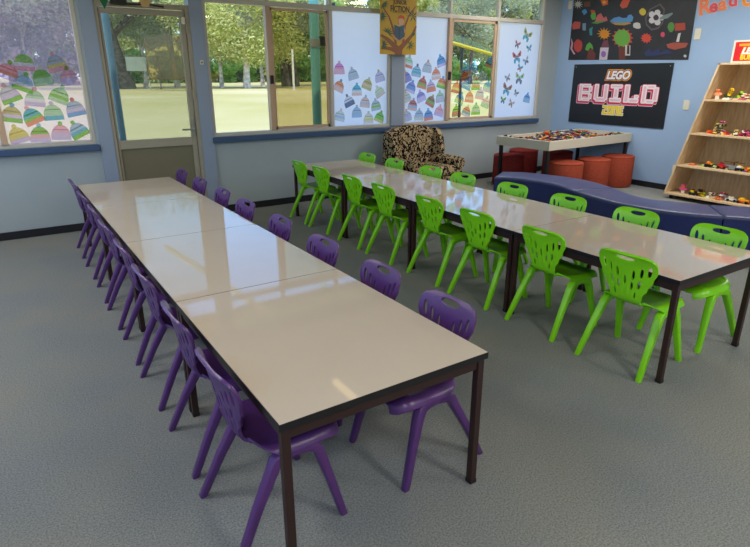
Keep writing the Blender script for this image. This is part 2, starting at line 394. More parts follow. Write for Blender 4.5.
def back_mesh():
    out = [(half_w(i/34), i/34*VS) for i in range(35)]
    poly = out+[(-x, y) for x, y in reversed(out)]
    holes = []
    def ell(cx, cy, a, bq, tilt=0, n=14, p=1.0):
        r = []
        for k in range(n):
            t = 2*pi*k/n; x = a*abs(cos(t))**p*(1 if cos(t) >= 0 else -1); y = bq*abs(sin(t))**p*(1 if sin(t) >= 0 else -1)
            r.append((cx+x*cos(tilt)-y*sin(tilt), cy+x*sin(tilt)+y*cos(tilt)))
        return r
    holes.append(ell(0, .868*VS, .058, .0175, 0, 22, .8))
    for s in (-1, 1):
        holes.append(ell(s*.137, .70*VS, .011, .031, -s*.22))
        holes.append(ell(s*.094, .655*VS, .0095, .028, -s*.2))
        holes.append(ell(s*.048, .60*VS, .009, .026, -s*.12))
        holes.append(ell(s*.081, .46*VS, .009, .025, -s*.22))
        holes.append(ell(s*.040, .42*VS, .0085, .024, -s*.12))
        holes.append(ell(s*.060, .27*VS, .007, .021, -s*.16))
    holes.append(ell(0, .50*VS, .0085, .024))
    pts = []; fc = []
    def loop(l):
        o = len(pts); pts.extend(Vector(p) for p in l); fc.append(list(range(o, o+len(l))))
    loop(poly)
    for h in holes: loop(h)
    step = .0105
    for i in range(-18, 19):
        for j in range(1, 32):
            x, y = i*step, j*step
            if y > VS-.004 or abs(x) > half_w(y/VS)-.005: continue
            ok = True
            for h in holes:
                cx = sum(p[0] for p in h)/len(h); cy = sum(p[1] for p in h)/len(h)
                hx = max(abs(p[0]-cx) for p in h)+.004; hy = max(abs(p[1]-cy) for p in h)+.004
                if ((x-cx)/hx)**2+((y-cy)/hy)**2 < 1: ok = False; break
            if ok: pts.append(Vector((x, y)))
    edges = [(f_[i], f_[(i+1) % len(f_)]) for f_ in fc for i in range(len(f_))]
    ov, oe, of, *_ = delaunay_2d_cdt(pts, edges, [], 0, 1e-6)
    def inside(p, poly):
        c_ = False; n = len(poly)
        for i in range(n):
            x1, y1 = poly[i]; x2, y2 = poly[(i+1) % n]
            if (y1 > p[1]) != (y2 > p[1]) and p[0] < (x2-x1)*(p[1]-y1)/(y2-y1)+x1: c_ = not c_
        return c_
    fs = []
    for f_ in of:
        cx = sum(ov[i].x for i in f_)/len(f_); cy = sum(ov[i].y for i in f_)/len(f_)
        if inside((cx, cy), poly) and not any(inside((cx, cy), h) for h in holes): fs.append(tuple(f_))
    vs = []
    for p in ov:
        v = p.y/VS; x, z = prof(v); a = abs(p.x)/.18
        bow = .036*a*a*(1-.55*v)
        fl = 0
        if v < .62: fl = .0028*cos(p.x/(.0115+.011*v)*pi)*min(1, (.62-v)*4)
        vs.append((x+bow+fl, p.x, z))
    me = bpy.data.meshes.new('backrest'); me.from_pydata(vs, [], fs); me.update()
    bm = bmesh.new(); bm.from_mesh(me); bmesh.ops.recalc_face_normals(bm, faces=bm.faces)
    bm.to_mesh(me); bm.free(); me.polygons.foreach_set('use_smooth', [True]*len(me.polygons)); return me
def seat_mesh():
    n, m = 26, 22; vs = []; fs = []
    for i in range(n+1):
        t = i/n; x = -.110+t*.350
        K = [(0, .098), (.035, .126), (.08, .158), (.15, .184), (.28, .194), (.6, .196), (.8, .192), (.9, .18), (.96, .160), (1, .125)]
        hw = K[-1][1]
        for (a, wa), (bq, wb) in zip(K, K[1:]):
            if t <= bq: hw = wa+(wb-wa)*(t-a)/(bq-a); break
        for j in range(m+1):
            s = -1+2*j/m; y = hw*s
            z = .400-.012*sin(pi*min(1, t*1.15))*(1-s*s)
            if t > .78: z -= .030*((t-.78)/.22)**2
            if t < .12: z += .004*(1-t/.12)
            e_ = max(0, abs(s)-.78)/.22
            z += (.006*sin(pi*e_)-.034*e_**2.5)*min(1, t/.25)
            z += .018*e_*max(0, 1-t/.22)
            vs.append((x, y, z))
    for i in range(n):
        for j in range(m):
            a = i*(m+1)+j; fs.append((a, a+1, a+m+2, a+m+1))
    me = bpy.data.meshes.new('seat'); me.from_pydata(vs, [], fs); me.update()
    me.polygons.foreach_set('use_smooth', [True]*len(me.polygons)); return me
def leg_mb(front, s):
    if front: P = [(.02, s*.168, .358, .020, .019), (.085, s*.171, .358, .023, .022), (.116, s*.173, .345, .0235, .022), (.132, s*.176, .310, .0225, .0205), (.168, s*.188, .18, .0185, .0172), (.213, s*.203, .006, .0158, .015), (.214, s*.2035, 0, .014, .0135)]
    else: P = [(.03, s*.168, .356, .020, .019), (-.015, s*.171, .355, .023, .022), (-.043, s*.173, .342, .0235, .022), (-.060, s*.176, .308, .0225, .0205), (-.130, s*.188, .18, .0185, .0172), (-.213, s*.203, .006, .0158, .015), (-.214, s*.2035, 0, .014, .0135)]
    rings = []
    for i, (x, y, z, a, bq) in enumerate(P):
        q = P[min(i+1, len(P)-1)]; o = P[max(i-1, 0)]
        t = Vector((q[0]-o[0], q[1]-o[1], q[2]-o[2])).normalized()
        if i >= 5: t = Vector((0, 0, -1))
        yv = Vector((0, 1, 0)); u_ = yv.cross(t).normalized(); w_ = t.cross(u_)
        r = []
        for k in range(16):
            an = 2*pi*k/16; cx = cos(an); sy = sin(an)
            r.append(Vector((x, y, z))+u_*bq*abs(cx)**.42*(1 if cx >= 0 else -1)+w_*a*abs(sy)**.42*(1 if sy >= 0 else -1))
        rings.append(r)
    return MB().loft(rings)
BACK, SEAT = back_mesh(), seat_mesh()
LEGS = [leg_mb(fr, s).mesh('chair_leg') for fr in (1, 0) for s in (-1, 1)]
def make_chair(m):
    t = thing('school_chair', 'x', 'chair')
    for nm, me, th in (('backrest', BACK, .0125), ('seat', SEAT, .009)):
        me = me.copy(); me.materials.clear(); me.materials.append(m); o = obj(nm, me, t)
        md = o.modifiers.new('solid', 'SOLIDIFY'); md.thickness = th; md.offset = 0
        bv = o.modifiers.new('bevel', 'BEVEL'); bv.width = .003; bv.segments = 2; bv.limit_method = 'ANGLE'; bv.angle_limit = RD(50)
    for me in LEGS:
        me = me.copy(); me.materials.clear(); me.materials.append(m); obj('chair_leg', me, t, smooth=True)
    note_kids(t); return t
CP, CG = make_chair(M_purple), make_chair(M_green)
def place(proto, fresh, x, y, rz, label, group):
    t = proto if fresh else copy_tree(proto)
    t.location = (x, y, 0); t.rotation_euler.z = rz; tag(t, label, 'chair', group); return t
PLY = [.365, .90, 1.52, 2.09, 2.68, 3.24, 3.87, 4.55]
PRY = [.345, .89, 1.50, 2.14, 2.78, 3.34, 3.97, 4.59]
GNY = [.33, .935, 1.56, 2.125, 2.80, 3.36, 4.03, 4.55]
GFY = [.325, .91, 1.52, 2.14, 2.81, 3.33, 4.02, 4.62]
jit = [(.0, .03), (.004, -.02), (-.003, .02), (.003, -.015), (-.004, .01), (.002, -.02), (0, .02), (.0, -.01)]
for k in range(8):
    o_ = 'nearest' if k == 0 else 'farthest' if k == 7 else ORD[k]+' nearest'
    place(CP, k == 0, .094+.0045*k+jit[k][0]*.5, PLY[k], jit[k][1]*.6, 'purple plastic chair, %s on the left side of the left table row' % o_, 'purple chairs along the left side')
    place(CP, False, .802+jit[k][0], PRY[k], pi+jit[k][1], 'purple plastic chair, %s on the right side of the left table row' % o_, 'purple chairs along the right side')
    place(CG, k == 0, GX+.135+jit[k][0]+.0089*GNY[k], GNY[k], jit[k][1], 'green plastic chair, %s on the left side of the right table row' % o_, 'green chairs facing the room side')
    place(CG, False, GX+TW-.105+jit[k][0]+.0089*GFY[k], GFY[k], pi-jit[k][1], 'green plastic chair, %s on the far right side of the right table row' % o_, 'green chairs on the bench side')

# ================================================================ BENCH (curved modules)
near_e = [(4.60, 3.72), (4.74, 3.56), (4.82, 3.32), (4.85, 3.06), (4.81, 2.81), (4.72, 2.60), (4.645, 2.36), (4.585, 2.13), (4.553, 1.90), (4.56, 1.70), (4.60, 1.48), (4.70, 1.25), (4.85, 1.04), (4.985, .87), (5.12, .66), (5.25, .42), (5.33, .15), (5.36, -.15)]
far_e = [(4.97, 3.95), (5.19, 3.74), (5.31, 3.42), (5.375, 3.07), (5.33, 2.74), (5.21, 2.43), (5.10, 2.24), (5.02, 2.06), (4.985, 1.90), (5.0, 1.78), (5.07, 1.65), (5.14, 1.50), (5.22, 1.36), (5.45, 1.11), (5.62, .84), (5.76, .50), (5.85, .17), (5.88, -.15)]
def smooth_pts(P, n=6):
    o = []
    for i in range(len(P)-1):
        p0 = Vector(P[max(i-1, 0)]); p1 = Vector(P[i]); p2 = Vector(P[i+1]); p3 = Vector(P[min(i+2, len(P)-1)])
        for k in range(n):
            t = k/n; o.append(.5*((2*p1)+(-p0+p2)*t+(2*p0-5*p1+4*p2-p3)*t*t+(-p0+3*p1-3*p2+p3)*t**3))
    o.append(Vector(P[-1])); return o
def bench(i0, i1, label, seams):
    t = thing('curved_bench', label, 'bench', (near_e[i0][0], near_e[i0][1], 0), 0, 'curved blue bench modules')
    off = Vector((near_e[i0][0], near_e[i0][1]))
    a = smooth_pts(near_e[i0:i1+1]); bq = smooth_pts(far_e[i0:i1+1])
    g = .006
    dirA = (a[1]-a[0]).normalized()*g; dirB = (a[-2]-a[-1]).normalized()*g
    a[0] += dirA; bq[0] += dirA; a[-1] += dirB; bq[-1] += dirB
    poly = [p-off for p in a]+[p-off for p in reversed(bq)]
    n = len(poly)
    def inset(r):
        o = []
        for i in range(n):
            p0, p1, p2 = poly[i-1], poly[i], poly[(i+1) % n]
            d1 = (p1-p0); d2 = (p2-p1)
            n1 = Vector((-d1.y, d1.x)).normalized() if d1.length > 1e-6 else Vector((0, 0)); n2 = Vector((-d2.y, d2.x)).normalized() if d2.length > 1e-6 else n1
            nn = (n1+n2); nn = nn.normalized() if nn.length > 1e-6 else n1
            o.append(p1+nn*r*sgn)
        return o
    area = sum(poly[i].x*poly[(i+1) % n].y-poly[(i+1) % n].x*poly[i].y for i in range(n)); sgn = 1 if area > 0 else -1
    ring = lambda r, z: [Vector((p.x, p.y, z)) for p in inset(r)]
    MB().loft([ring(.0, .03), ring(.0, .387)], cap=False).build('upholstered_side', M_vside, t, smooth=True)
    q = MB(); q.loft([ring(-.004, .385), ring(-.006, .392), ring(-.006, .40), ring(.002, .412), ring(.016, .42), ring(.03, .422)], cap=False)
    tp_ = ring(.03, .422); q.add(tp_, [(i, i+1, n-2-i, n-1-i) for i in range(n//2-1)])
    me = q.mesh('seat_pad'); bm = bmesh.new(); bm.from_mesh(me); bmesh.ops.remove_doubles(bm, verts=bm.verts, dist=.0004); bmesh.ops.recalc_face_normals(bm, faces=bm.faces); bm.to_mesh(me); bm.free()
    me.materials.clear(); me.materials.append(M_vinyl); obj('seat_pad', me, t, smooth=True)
    for q in seams:
        k = int(q*(len(a)-1)); p0 = a[k]-off; p1 = bq[k]-off
        MB().tube([(p0.x+(p1.x-p0.x)*f_, p0.y+(p1.y-p0.y)*f_, .4215) for f_ in (.06, .5, .94)], .0022).build('stitched_seam', M_vside, t)
    k = 0
    for f_ in (.12, .88):
        for gg in (.2, .8):
            kk = int(f_*(len(a)-1)); p = (a[kk]*(1-gg)+bq[kk]*gg)-off
            MB().tube([(p.x, p.y, 0), (p.x, p.y, .032)], .02).build('bench_foot', M_base, t)
    return t
bench(0, 5, 'left module of the curved blue vinyl bench, nearest the window wall', (.62,))
bench(5, 12, 'middle module of the curved blue vinyl bench, in front of the shelf', (.12,))
bench(12, 17, 'right module of the curved blue vinyl bench, cut by the frame edge', (.5,))

# ================================================================ OTTOMANS
def ottoman(p, m, label, h=.465, r=.235):
    t = thing('round_ottoman', label, 'ottoman', (p[0], p[1], 0), rnd.random()*6, 'red cylinder ottomans around the brick table')
    def ring(r_, z): return [Vector((r_*cos(2*pi*k/48), r_*sin(2*pi*k/48), z)) for k in range(48)]
    MB().loft([ring(r-.01, .01), ring(r, .03), ring(r, h-.03), ring(r-.003, h-.022)]).build('side_cover', m, t, smooth=True)
    MB().loft([ring(r-.006, h-.024), ring(r+.002, h-.016), ring(r-.002, h-.006), ring(r-.02, h+.003), ring(r*.5, h+.008)]).build('top_pad', m, t, smooth=True)
    for k in range(4):
        a = pi/4+k*pi/2; MB().tube([(.16*cos(a), .16*sin(a), 0), (.16*cos(a), .16*sin(a), .015)], .02).build('glide_foot', M_base, t)
ottoman((6.045, 4.86), M_ott2, 'dark red ottoman by the window wall, at the left leg of the brick table')
ottoman((6.72, 5.18), M_ott2, 'dark red ottoman behind the brick table against the window wall')
ottoman((7.02, 4.72), M_ott2, 'dark red ottoman in the shade under the brick table')
ottoman((6.16, 3.86), M_ott, 'leftmost of three rust red ottomans in front of the brick table')
ottoman((6.78, 3.86), M_ott, 'middle of three rust red ottomans in front of the brick table')
ottoman((7.37, 3.86), M_ott, 'rightmost of three rust red ottomans, at the skirting below the black sign')

# ================================================================ BRICK TABLE
def brick_table():
    rz = RD(2.4); LX, LY = 2.0, .95
    t = thing('brick_play_table', 'cream tray table full of toy bricks on dark metal legs', 'table', (5.665, 3.785, 0), rz)
    w_ = .03; z0, z1 = .655, .78
    f = MB(); f.b2((0, 0, z0), (LX, w_, z1)).b2((0, LY-w_, z0), (LX, LY, z1)).b2((0, w_, z0), (w_, LY-w_, z1)).b2((LX-w_, w_, z0), (LX, LY-w_, z1))
    f.build('tray_sides', M_tray, t, bevel=.004)
    MB().b2((w_, w_, .70), (LX-w_, LY-w_, .715)).build('tray_base', M_tray, t)
    for x in (.03, LX-.075):
        for y in (.03, LY-.075):
            MB().b2((x, y, 0), (x+.045, y+.045, z0+.0)).build('table_leg', M_edge, t, bevel=.003)
    Mx = Matrix.Translation((5.665, 3.785, 0)) @ Matrix.Rotation(rz, 4, 'Z')
    cols = [(196, 40, 36), (214, 208, 196), (26, 26, 30), (36, 70, 140), (214, 172, 60), (60, 110, 60), (120, 120, 124), (206, 106, 56), (176, 150, 116), (190, 60, 50), (30, 28, 34), (80, 54, 42)]
    ms = [mat('brick plastic %d' % i, c_, .25) for i, c_ in enumerate(cols)]
    r_ = random.Random(3); st = MB()
    def hmap(x, y): return .715+.03+.045*max(0, sin(x*3.1+.4)*sin(y*4+1.0))+.028*sin(x*7+1)*sin(y*9)
    for k in range(2600):
        x = r_.uniform(.07, LX-.07); y = r_.uniform(.07, LY-.07)
        z = hmap(x, y); s = r_.choice([(.016, .016), (.032, .016), (.032, .016), (.048, .016), (.064, .032)])
        rot = (Matrix.Rotation(r_.random()*6.3, 3, 'Z') @ Matrix.Rotation(r_.uniform(-.7, .7), 3, 'X'))
        st.box((x, y, r_.uniform(.72, z)), (s[0], s[1], .012), ms[r_.randrange(len(ms))], rot)
    me = st.mesh('toy_bricks'); o = obj('toy_bricks', me); o.matrix_world = Mx
    tag(o, 'loose heap of small mixed toy bricks filling the tray of the table', 'toy bricks', kind='stuff')
    # single bricks lying on top
    protos = {}
    for ci in range(len(ms)):
        for si, (a, bq) in enumerate(((.032, .016), (.032, .032), (.064, .032))):
            q = MB().box((0, 0, .006), (a, bq, .012))
            for i in range(max(1, round(a/.016))):
                for j in range(max(1, round(bq/.016))):
                    cx = -a/2+.008+i*.016; cy = -bq/2+.008+j*.016
                    q.loft([[Vector((cx+.005*cos(m_*pi/3), cy+.005*sin(m_*pi/3), z)) for m_ in range(6)] for z in (.012, .0155)])
            me = q.mesh('toy_brick'); me.materials.append(ms[ci]); protos[(ci, si)] = me
    cn = ['red', 'white', 'black', 'blue', 'yellow', 'green', 'grey', 'orange', 'tan', 'dull red', 'black', 'brown']
    for k in range(120):
        x = r_.uniform(.08, LX-.08); y = r_.uniform(.08, LY-.08); ci = r_.randrange(len(ms))
        o = bpy.data.objects.new('toy_brick', protos[(ci, r_.randrange(3))]); COL.objects.link(o)
        p_ = Mx @ Vector((x, y, hmap(x, y)+.004)); o.location = p_; o.rotation_euler = (r_.uniform(-.5, .5), r_.uniform(-.4, .4), r_.random()*6.3)
        tag(o, 'small %s toy brick on top of the heap in the tray' % cn[ci], 'toy brick', 'toy bricks on top of the heap')
brick_table()

# ================================================================ ARMCHAIR
def rbox(mb, lo, hi): return mb.b2(lo, hi)
def armchair():
    t = thing('armchair', 'wing armchair in black and tan mottled fabric against the window wall', 'armchair', (4.39, 4.93, 0), RD(4))
    # local: faces -y, back at +y
    W2 = .435
    def arch(x): return .885+.085*max(0, cos(min(1, abs(x)/W2)*pi/2))**.8
    rings = []
    for (y, dz) in ((.20, -.03), (.22, -.005), (.26, 0), (.33, -.005), (.36, -.03)):
        r = [Vector((-W2+.0, y, .28)), Vector((W2, y, .28))]
        for k in range(17):
            x = W2-2*W2*k/16; r.append(Vector((x*.99 if abs(dz) > .01 else x, y, arch(x)+dz-(.04 if k in (0, 16) else 0))))
        rings.append(r)
    MB().loft(rings).build('backrest', M_leo, t, smooth=True, bevel=.01)
    for s in (-1, 1):   # wing
        r = []
        for (y, zt) in ((.26, .92), (.16, .90), (.07, .80), (.03, .62), (.03, .5)): r.append((y, zt))
        poly = [(.26, .45)]+r+[(.03, .45)]
        MB().prism(poly, (s*(W2)-.045, 0, 0), (0, 1, 0), (0, 0, 1), (.09, 0, 0)).build('wing', M_leo, t, smooth=True, bevel=.025, seg=3)
        # rolled arm
        q = MB(); q.b2((s*.405-.06, -.35, .12), (s*.405+.06, .24, .47)).build('arm', M_leo, t, smooth=True, bevel=.02, seg=3)
        MB().tube([(s*.405, -.37, .47), (s*.405, -.35, .47), (s*.405, .22, .47)], [.075, .085, .085], n=24).build('arm_roll', M_leo, t, smooth=True)
    MB().b2((-.345, -.34, .12), (.345, .22, .30)).build('seat_base', M_leo, t, smooth=True, bevel=.02, seg=3)
    MB().b2((-.34, -.36, .305), (.34, .20, .44)).build('seat_cushion', M_leo, t, smooth=True, bevel=.045, seg=4)
    for x in (-.37, .37):
        for y in (-.30, .26): MB().tube([(x, y, 0), (x, y, .13)], [.018, .028]).build('armchair_leg', M_leg, t)
armchair()

# ================================================================ DISPLAY SHELF
def shelf():
    xf, xb = 7.12, 7.655
    t = thing('display_shelf', 'light oak slant-sided display shelf with toy models against blue wall', 'shelf', (xf, 2.0, 0))
    yt, yb_, zt, zb = .50, .915, 1.77, .075      # offsets of the left edge from y=2.0
    ml, mr = .5, None
    cy = -.55                                      # centre line of the trapezoid
    def ly(z): return yb_+(yt-yb_)*(z-zb)/(zt-zb)
    def ry(z): return 2*cy-ly(z)
    th = .022; D = xb-xf
    MB().prism([(ly(zb), zb), (ly(zt), zt), (ly(zt)-th, zt), (ly(zb)-th, zb)], (0, 0, 0), (0, 1, 0), (0, 0, 1), (D, 0, 0)).build('side_panel', M_wood, t)
    MB().prism([(ry(zb), zb), (ry(zt), zt), (ry(zt)+th, zt), (ry(zb)+th, zb)], (0, 0, 0), (0, 1, 0), (0, 0, 1), (D, 0, 0)).build('side_panel', M_wood, t)
    MB().prism([(ly(zb)-th, zb), (ly(zt)-th, zt), (ry(zt)+th, zt), (ry(zb)+th, zb)], (D-.012, 0, 0), (0, 1, 0), (0, 0, 1), (.012, 0, 0)).build('back_panel', M_wood, t)
    for z in (.06, .455, .885, 1.315, 1.75):
        e_ = th if .1 < z < 1.7 else -.004
        MB().b2((0, ry(z)+e_, z), (D-.014, ly(z+.02)-e_, z+.022)).build('shelf_board', M_wood, t)
    for x in (.06, D-.06):
        for y in (yb_-.08, 2*cy-yb_+.08):
            c_ = MB().tube([(x, y-.012, .028), (x, y+.012, .028)], .028, n=16).build('castor', M_base, t)
            MB().b2((x-.02, y-.02, .045), (x+.02, y+.02, .06)).build('castor_bracket', M_dark, c_)
shelf()
PAL = {'red': (206, 40, 40), 'orange': (232, 106, 40), 'yellow': (244, 196, 40), 'green': (50, 130, 56), 'dgreen': (30, 76, 40), 'blue': (40, 90, 180), 'white': (238, 236, 228), 'black': (28, 28, 32), 'pink': (226, 92, 150), 'tan': (214, 186, 140), 'brown': (104, 66, 44), 'grey': (140, 142, 146), 'cream': (236, 224, 190), 'lime': (170, 210, 60), 'peach': (240, 170, 130), 'crimson': (170, 30, 70)}
def model(p, wid, hei, pal, label, seed, style='pile', name='toy_brick_model'):
    r_ = random.Random(seed); mb = MB(); dep = min(.12, wid)
    ms = [mat('model '+c_, PAL[c_], .25) for c_ in pal]
    if style == 'heli':
        mb.box((0, 0, .035), (.05, .09, .05), ms[0]); mb.box((0, .09, .05), (.02, .12, .02), ms[0]); mb.box((0, .16, .065), (.008, .03, .04), ms[1])
        mb.box((0, 0, .075), (.012, .012, .04), ms[1]); mb.box((0, 0, .098), (.018, .24, .005), ms[1]); mb.box((0, 0, .0985), (.20, .018, .005), ms[1])
        mb.box((.02, 0, .004), (.008, .10, .008), ms[1]); mb.box((-.02, 0, .004), (.008, .10, .008), ms[1])
    elif style == 'flower':
        mb.box((0, 0, .01), (.07, .08, .02), ms[0])
        for k in range(3):
            y = (k-1)*.022; hh = hei*(.6+.2*k); mb.tube([(0, y, .015), (.0, y-.01, hh*.5), (0, y-.03*(k), hh*.85)], .004, ms[1], 6)
            for q in range(6):
                mb.box((cos(q*1.05)*.0, y-.03*k+cos(q*1.05)*.018, hh*.88+sin(q*1.05)*.018), (.012, .018, .018), ms[2])
            mb.box((0.0, y+.012, hh*.4), (.01, .026, .012), ms[1])
    elif style == 'figure':
        mb.box((0, -.012, .02), (.022, .018, .04), ms[1]); mb.box((0, .012, .02), (.022, .018, .04), ms[1]); mb.box((0, 0, .06), (.028, .055, .04), ms[0])
        mb.box((0, -.04, .065), (.02, .022, .03), ms[0]); mb.box((0, .04, .065), (.02, .022, .03), ms[0]); mb.box((0, 0, .095), (.032, .04, .03), ms[2]); mb.box((0, 0, .116), (.036, .05, .012), ms[0])
    elif style == 'vehicle':
        mb.box((0, 0, .028), (.06, wid, .02), ms[0]); mb.box((0, wid*.1, .05), (.05, wid*.5, .026), ms[1]); mb.box((0, -wid*.3, .045), (.05, wid*.2, .014), ms[-1])
        for y in (-wid*.32, wid*.32):
            for x in (-.034, .034): mb.tube([(x-.006, y, .018), (x+.006, y, .018)], .018, mat('model black', PAL['black'], .25), 10)
        mb.box((0, wid*.12, .068), (.03, wid*.3, .012), ms[-1])
    else:
        layers = max(2, int(hei/.014))
        for l in range(layers):
            sp = (wid/2)*(1-.65*l/layers)
            for k in range(max(2, int(6*(1-.5*l/layers)))):
                mb.box((r_.uniform(-dep/3, dep/3), r_.uniform(-sp, sp), .007+l*.014), (r_.choice((.016, .032, .03)), r_.choice((.016, .032, .048)), .0138), ms[r_.randrange(len(ms))])
        mb.box((0, 0, layers*.007), (.016, .016, layers*.014), ms[0])
    o = obj(name, mb.mesh(name)); o.location = p; tag(o, label, 'toy model', 'brick-built models on the display shelf'); return o
ZS = {1: 1.3375, 2: .9075, 3: .4775, 4: .0825}
def on_shelf(u, lv, x=7.24):
    p_ = right(u, 100, x); # y varies slightly with height: iterate on the board
    v = 100
    for _ in range(12):
        p_ = right(u, v, x); v += (p_.z-ZS[lv])*70
    return (x, p_.y, ZS[lv])
for a in [(717, 1, .05, .10, ['peach', 'white', 'orange'], 'peach toy figure at the left end of the top shelf', 'figure'),
          (727, 1, .10, .13, ['white', 'dgreen', 'yellow'], 'yellow brick-built flower on white base, top shelf', 'flower'),
          (737, 1, .07, .09, ['tan', 'green', 'lime'], 'green brick-built plant right of the yellow flower', 'flower'),
          (745, 1, .10, .09, ['tan', 'peach', 'pink', 'cream'], 'pink and tan toy build at right of the top shelf', 'pile'),
          (709.5, 2, .06, .05, ['orange', 'red'], 'small orange toy build at the left end of second shelf', 'pile'),
          (719, 2, .13, .17, ['cream', 'pink', 'brown', 'tan', 'dgreen', 'yellow'], 'tall cream and pink toy castle on the second shelf', 'pile'),
          (726, 2, .06, .04, ['red', 'orange'], 'low red toy build right of the castle', 'pile'),
          (735, 2, .09, .08, ['black', 'cream', 'yellow', 'white'], 'black and cream toy build on the second shelf', 'pile'),
          (745, 2, .12, .09, ['brown', 'pink', 'white', 'crimson'], 'brown and pink toy house at right of the second shelf', 'pile'),
          (692, 3, .07, .03, ['orange', 'white', 'peach'], 'small orange and white toy build, left end of third shelf', 'pile'),
          (703, 3, .05, .03, ['lime', 'white'], 'small lime toy piece left of the dark car, third shelf', 'pile'),
          (709, 3, .10, .07, ['black', 'orange', 'yellow'], 'dark toy car with orange top on third shelf', 'vehicle'),
          (716, 3, .07, .04, ['white', 'lime', 'green'], 'white and green toy build between cars on third shelf', 'pile'),
          (722, 3, .12, .05, ['red', 'red', 'crimson'], 'red toy car in the middle of the third shelf', 'vehicle'),
          (729, 3, .07, .04, ['green', 'lime', 'white'], 'green toy build beside the helicopter', 'pile'),
          (733, 3, .15, .10, ['grey', 'brown'], 'small grey toy helicopter with long rotor on third shelf', 'heli'),
          (740, 3, .11, .06, ['black', 'white', 'yellow'], 'black and white toy car right of the helicopter', 'vehicle'),
          (747, 3, .10, .06, ['orange', 'yellow', 'blue'], 'orange and yellow toy build at right edge of third shelf', 'pile'),
          (682.5, 4, .07, .12, ['pink', 'white', 'orange'], 'pink toy robot at the left end of the bottom shelf', 'figure'),
          (693, 4, .09, .08, ['dgreen', 'yellow', 'black'], 'dark green toy tractor with yellow top, bottom shelf', 'vehicle'),
          (701, 4, .09, .10, ['brown', 'yellow', 'lime', 'black'], 'brown and lime toy build beside the green tractor', 'pile'),
          (711, 4, .10, .08, ['cream', 'brown', 'white'], 'cream and brown toy build in middle of bottom shelf', 'pile'),
          (718, 4, .06, .05, ['orange', 'peach'], 'low orange toy build in front of the white models', 'pile'),
          (723, 4, .10, .10, ['white', 'crimson', 'grey'], 'white and crimson toy build on the bottom shelf', 'pile'),
          (732, 4, .13, .06, ['white', 'cream', 'grey'], 'long white toy vehicle on the bottom shelf', 'vehicle'),
          (743, 4, .15, .07, ['orange', 'yellow', 'yellow'], 'orange and yellow toy truck at right of bottom shelf', 'vehicle')]:
    u, lv, wd, he, pal, lb, sty = a
    xx = 7.20 if lb.startswith('low orange') else 7.26 if lv != 4 else 7.25
    model(on_shelf(u, lv, xx), wd, he, pal, lb, hash_ := int(u*7)+lv, sty)

# ================================================================ LETTERING
EX, EZ = Vector((0, -1, 0)), Vector((0, 0, 1))      # reading direction and up on the right wall
def text_mesh(body, size, offset=0, shear=0, extr=.001, bold=0):
    c_ = bpy.data.curves.new('t', 'FONT'); c_.body = body; c_.size = size; c_.offset = offset; c_.shear = shear; c_.extrude = extr
    c_.align_x = 'CENTER'; c_.align_y = 'CENTER'; c_.resolution_u = 4
    o = bpy.data.objects.new('t', c_); COL.objects.link(o)
    me = bpy.data.meshes.new_from_object(o.evaluated_get(bpy.context.evaluated_depsgraph_get()))
    bpy.data.objects.remove(o); return me
def lay_text(name, body, size, m, parent, o, ex, ez, nrm, lift, offset=0, shear=0, sx=1.0, rot=0, extr=.001):
    me = text_mesh(body, size, offset, shear, extr)
    ex, ez, nrm = Vector(ex), Vector(ez), Vector(nrm)
    for v in me.vertices:
        x, y, z = v.co; x *= sx; x, y = x*cos(rot)-y*sin(rot), x*sin(rot)+y*cos(rot)
        v.co = Vector(o)+ex*x+ez*y+nrm*(z+lift)
    me.materials.clear(); me.materials.append(m); return obj(name, me, parent)
GLY = {'B': [(0, 0, 1, 5), (1, 0, 3.2, 1), (1, 2, 3.2, 3), (1, 4, 3.2, 5), (2.7, .6, 3.7, 2.2), (2.7, 2.8, 3.7, 4.4)],
       'U': [(0, .5, 1.15, 5), (2.5, .5, 3.7, 5), (.5, 0, 3.2, 1.3)],
       'I': [(0, 3.9, 3, 5), (0, 0, 3, 1.2), (.9, 1.2, 2.1, 3.9)],
       'L': [(0, 0, 1.3, 5), (1.3, 0, 3.7, 1.25), (2.5, 1.25, 3.7, 2.2)],
       'D': [(0, 0, 1.1, 5), (1.1, 0, 3, 1.1), (1.1, 3.9, 3, 5), (2.6, .6, 3.8, 4.4)],
       'Z': [(0, 3.9, 3.2, 5), (0, 0, 3.2, 1.1), (1.7, 2.5, 3.0, 3.9), (.3, 1.1, 1.6, 2.6)],
       'O': [(0, 0, 1.1, 5), (2.2, 0, 3.3, 5), (1.1, 0, 2.2, 1.1), (1.1, 3.9, 2.2, 5)],
       'N': [(0, 0, 1.1, 5), (2.2, 0, 3.3, 5), (1.0, 3.4, 2.3, 5)],
       'E': [(0, 0, 1.1, 5), (1.1, 0, 2.9, 1.1), (1.1, 2, 2.5, 3), (1.1, 3.9, 2.9, 5)]}
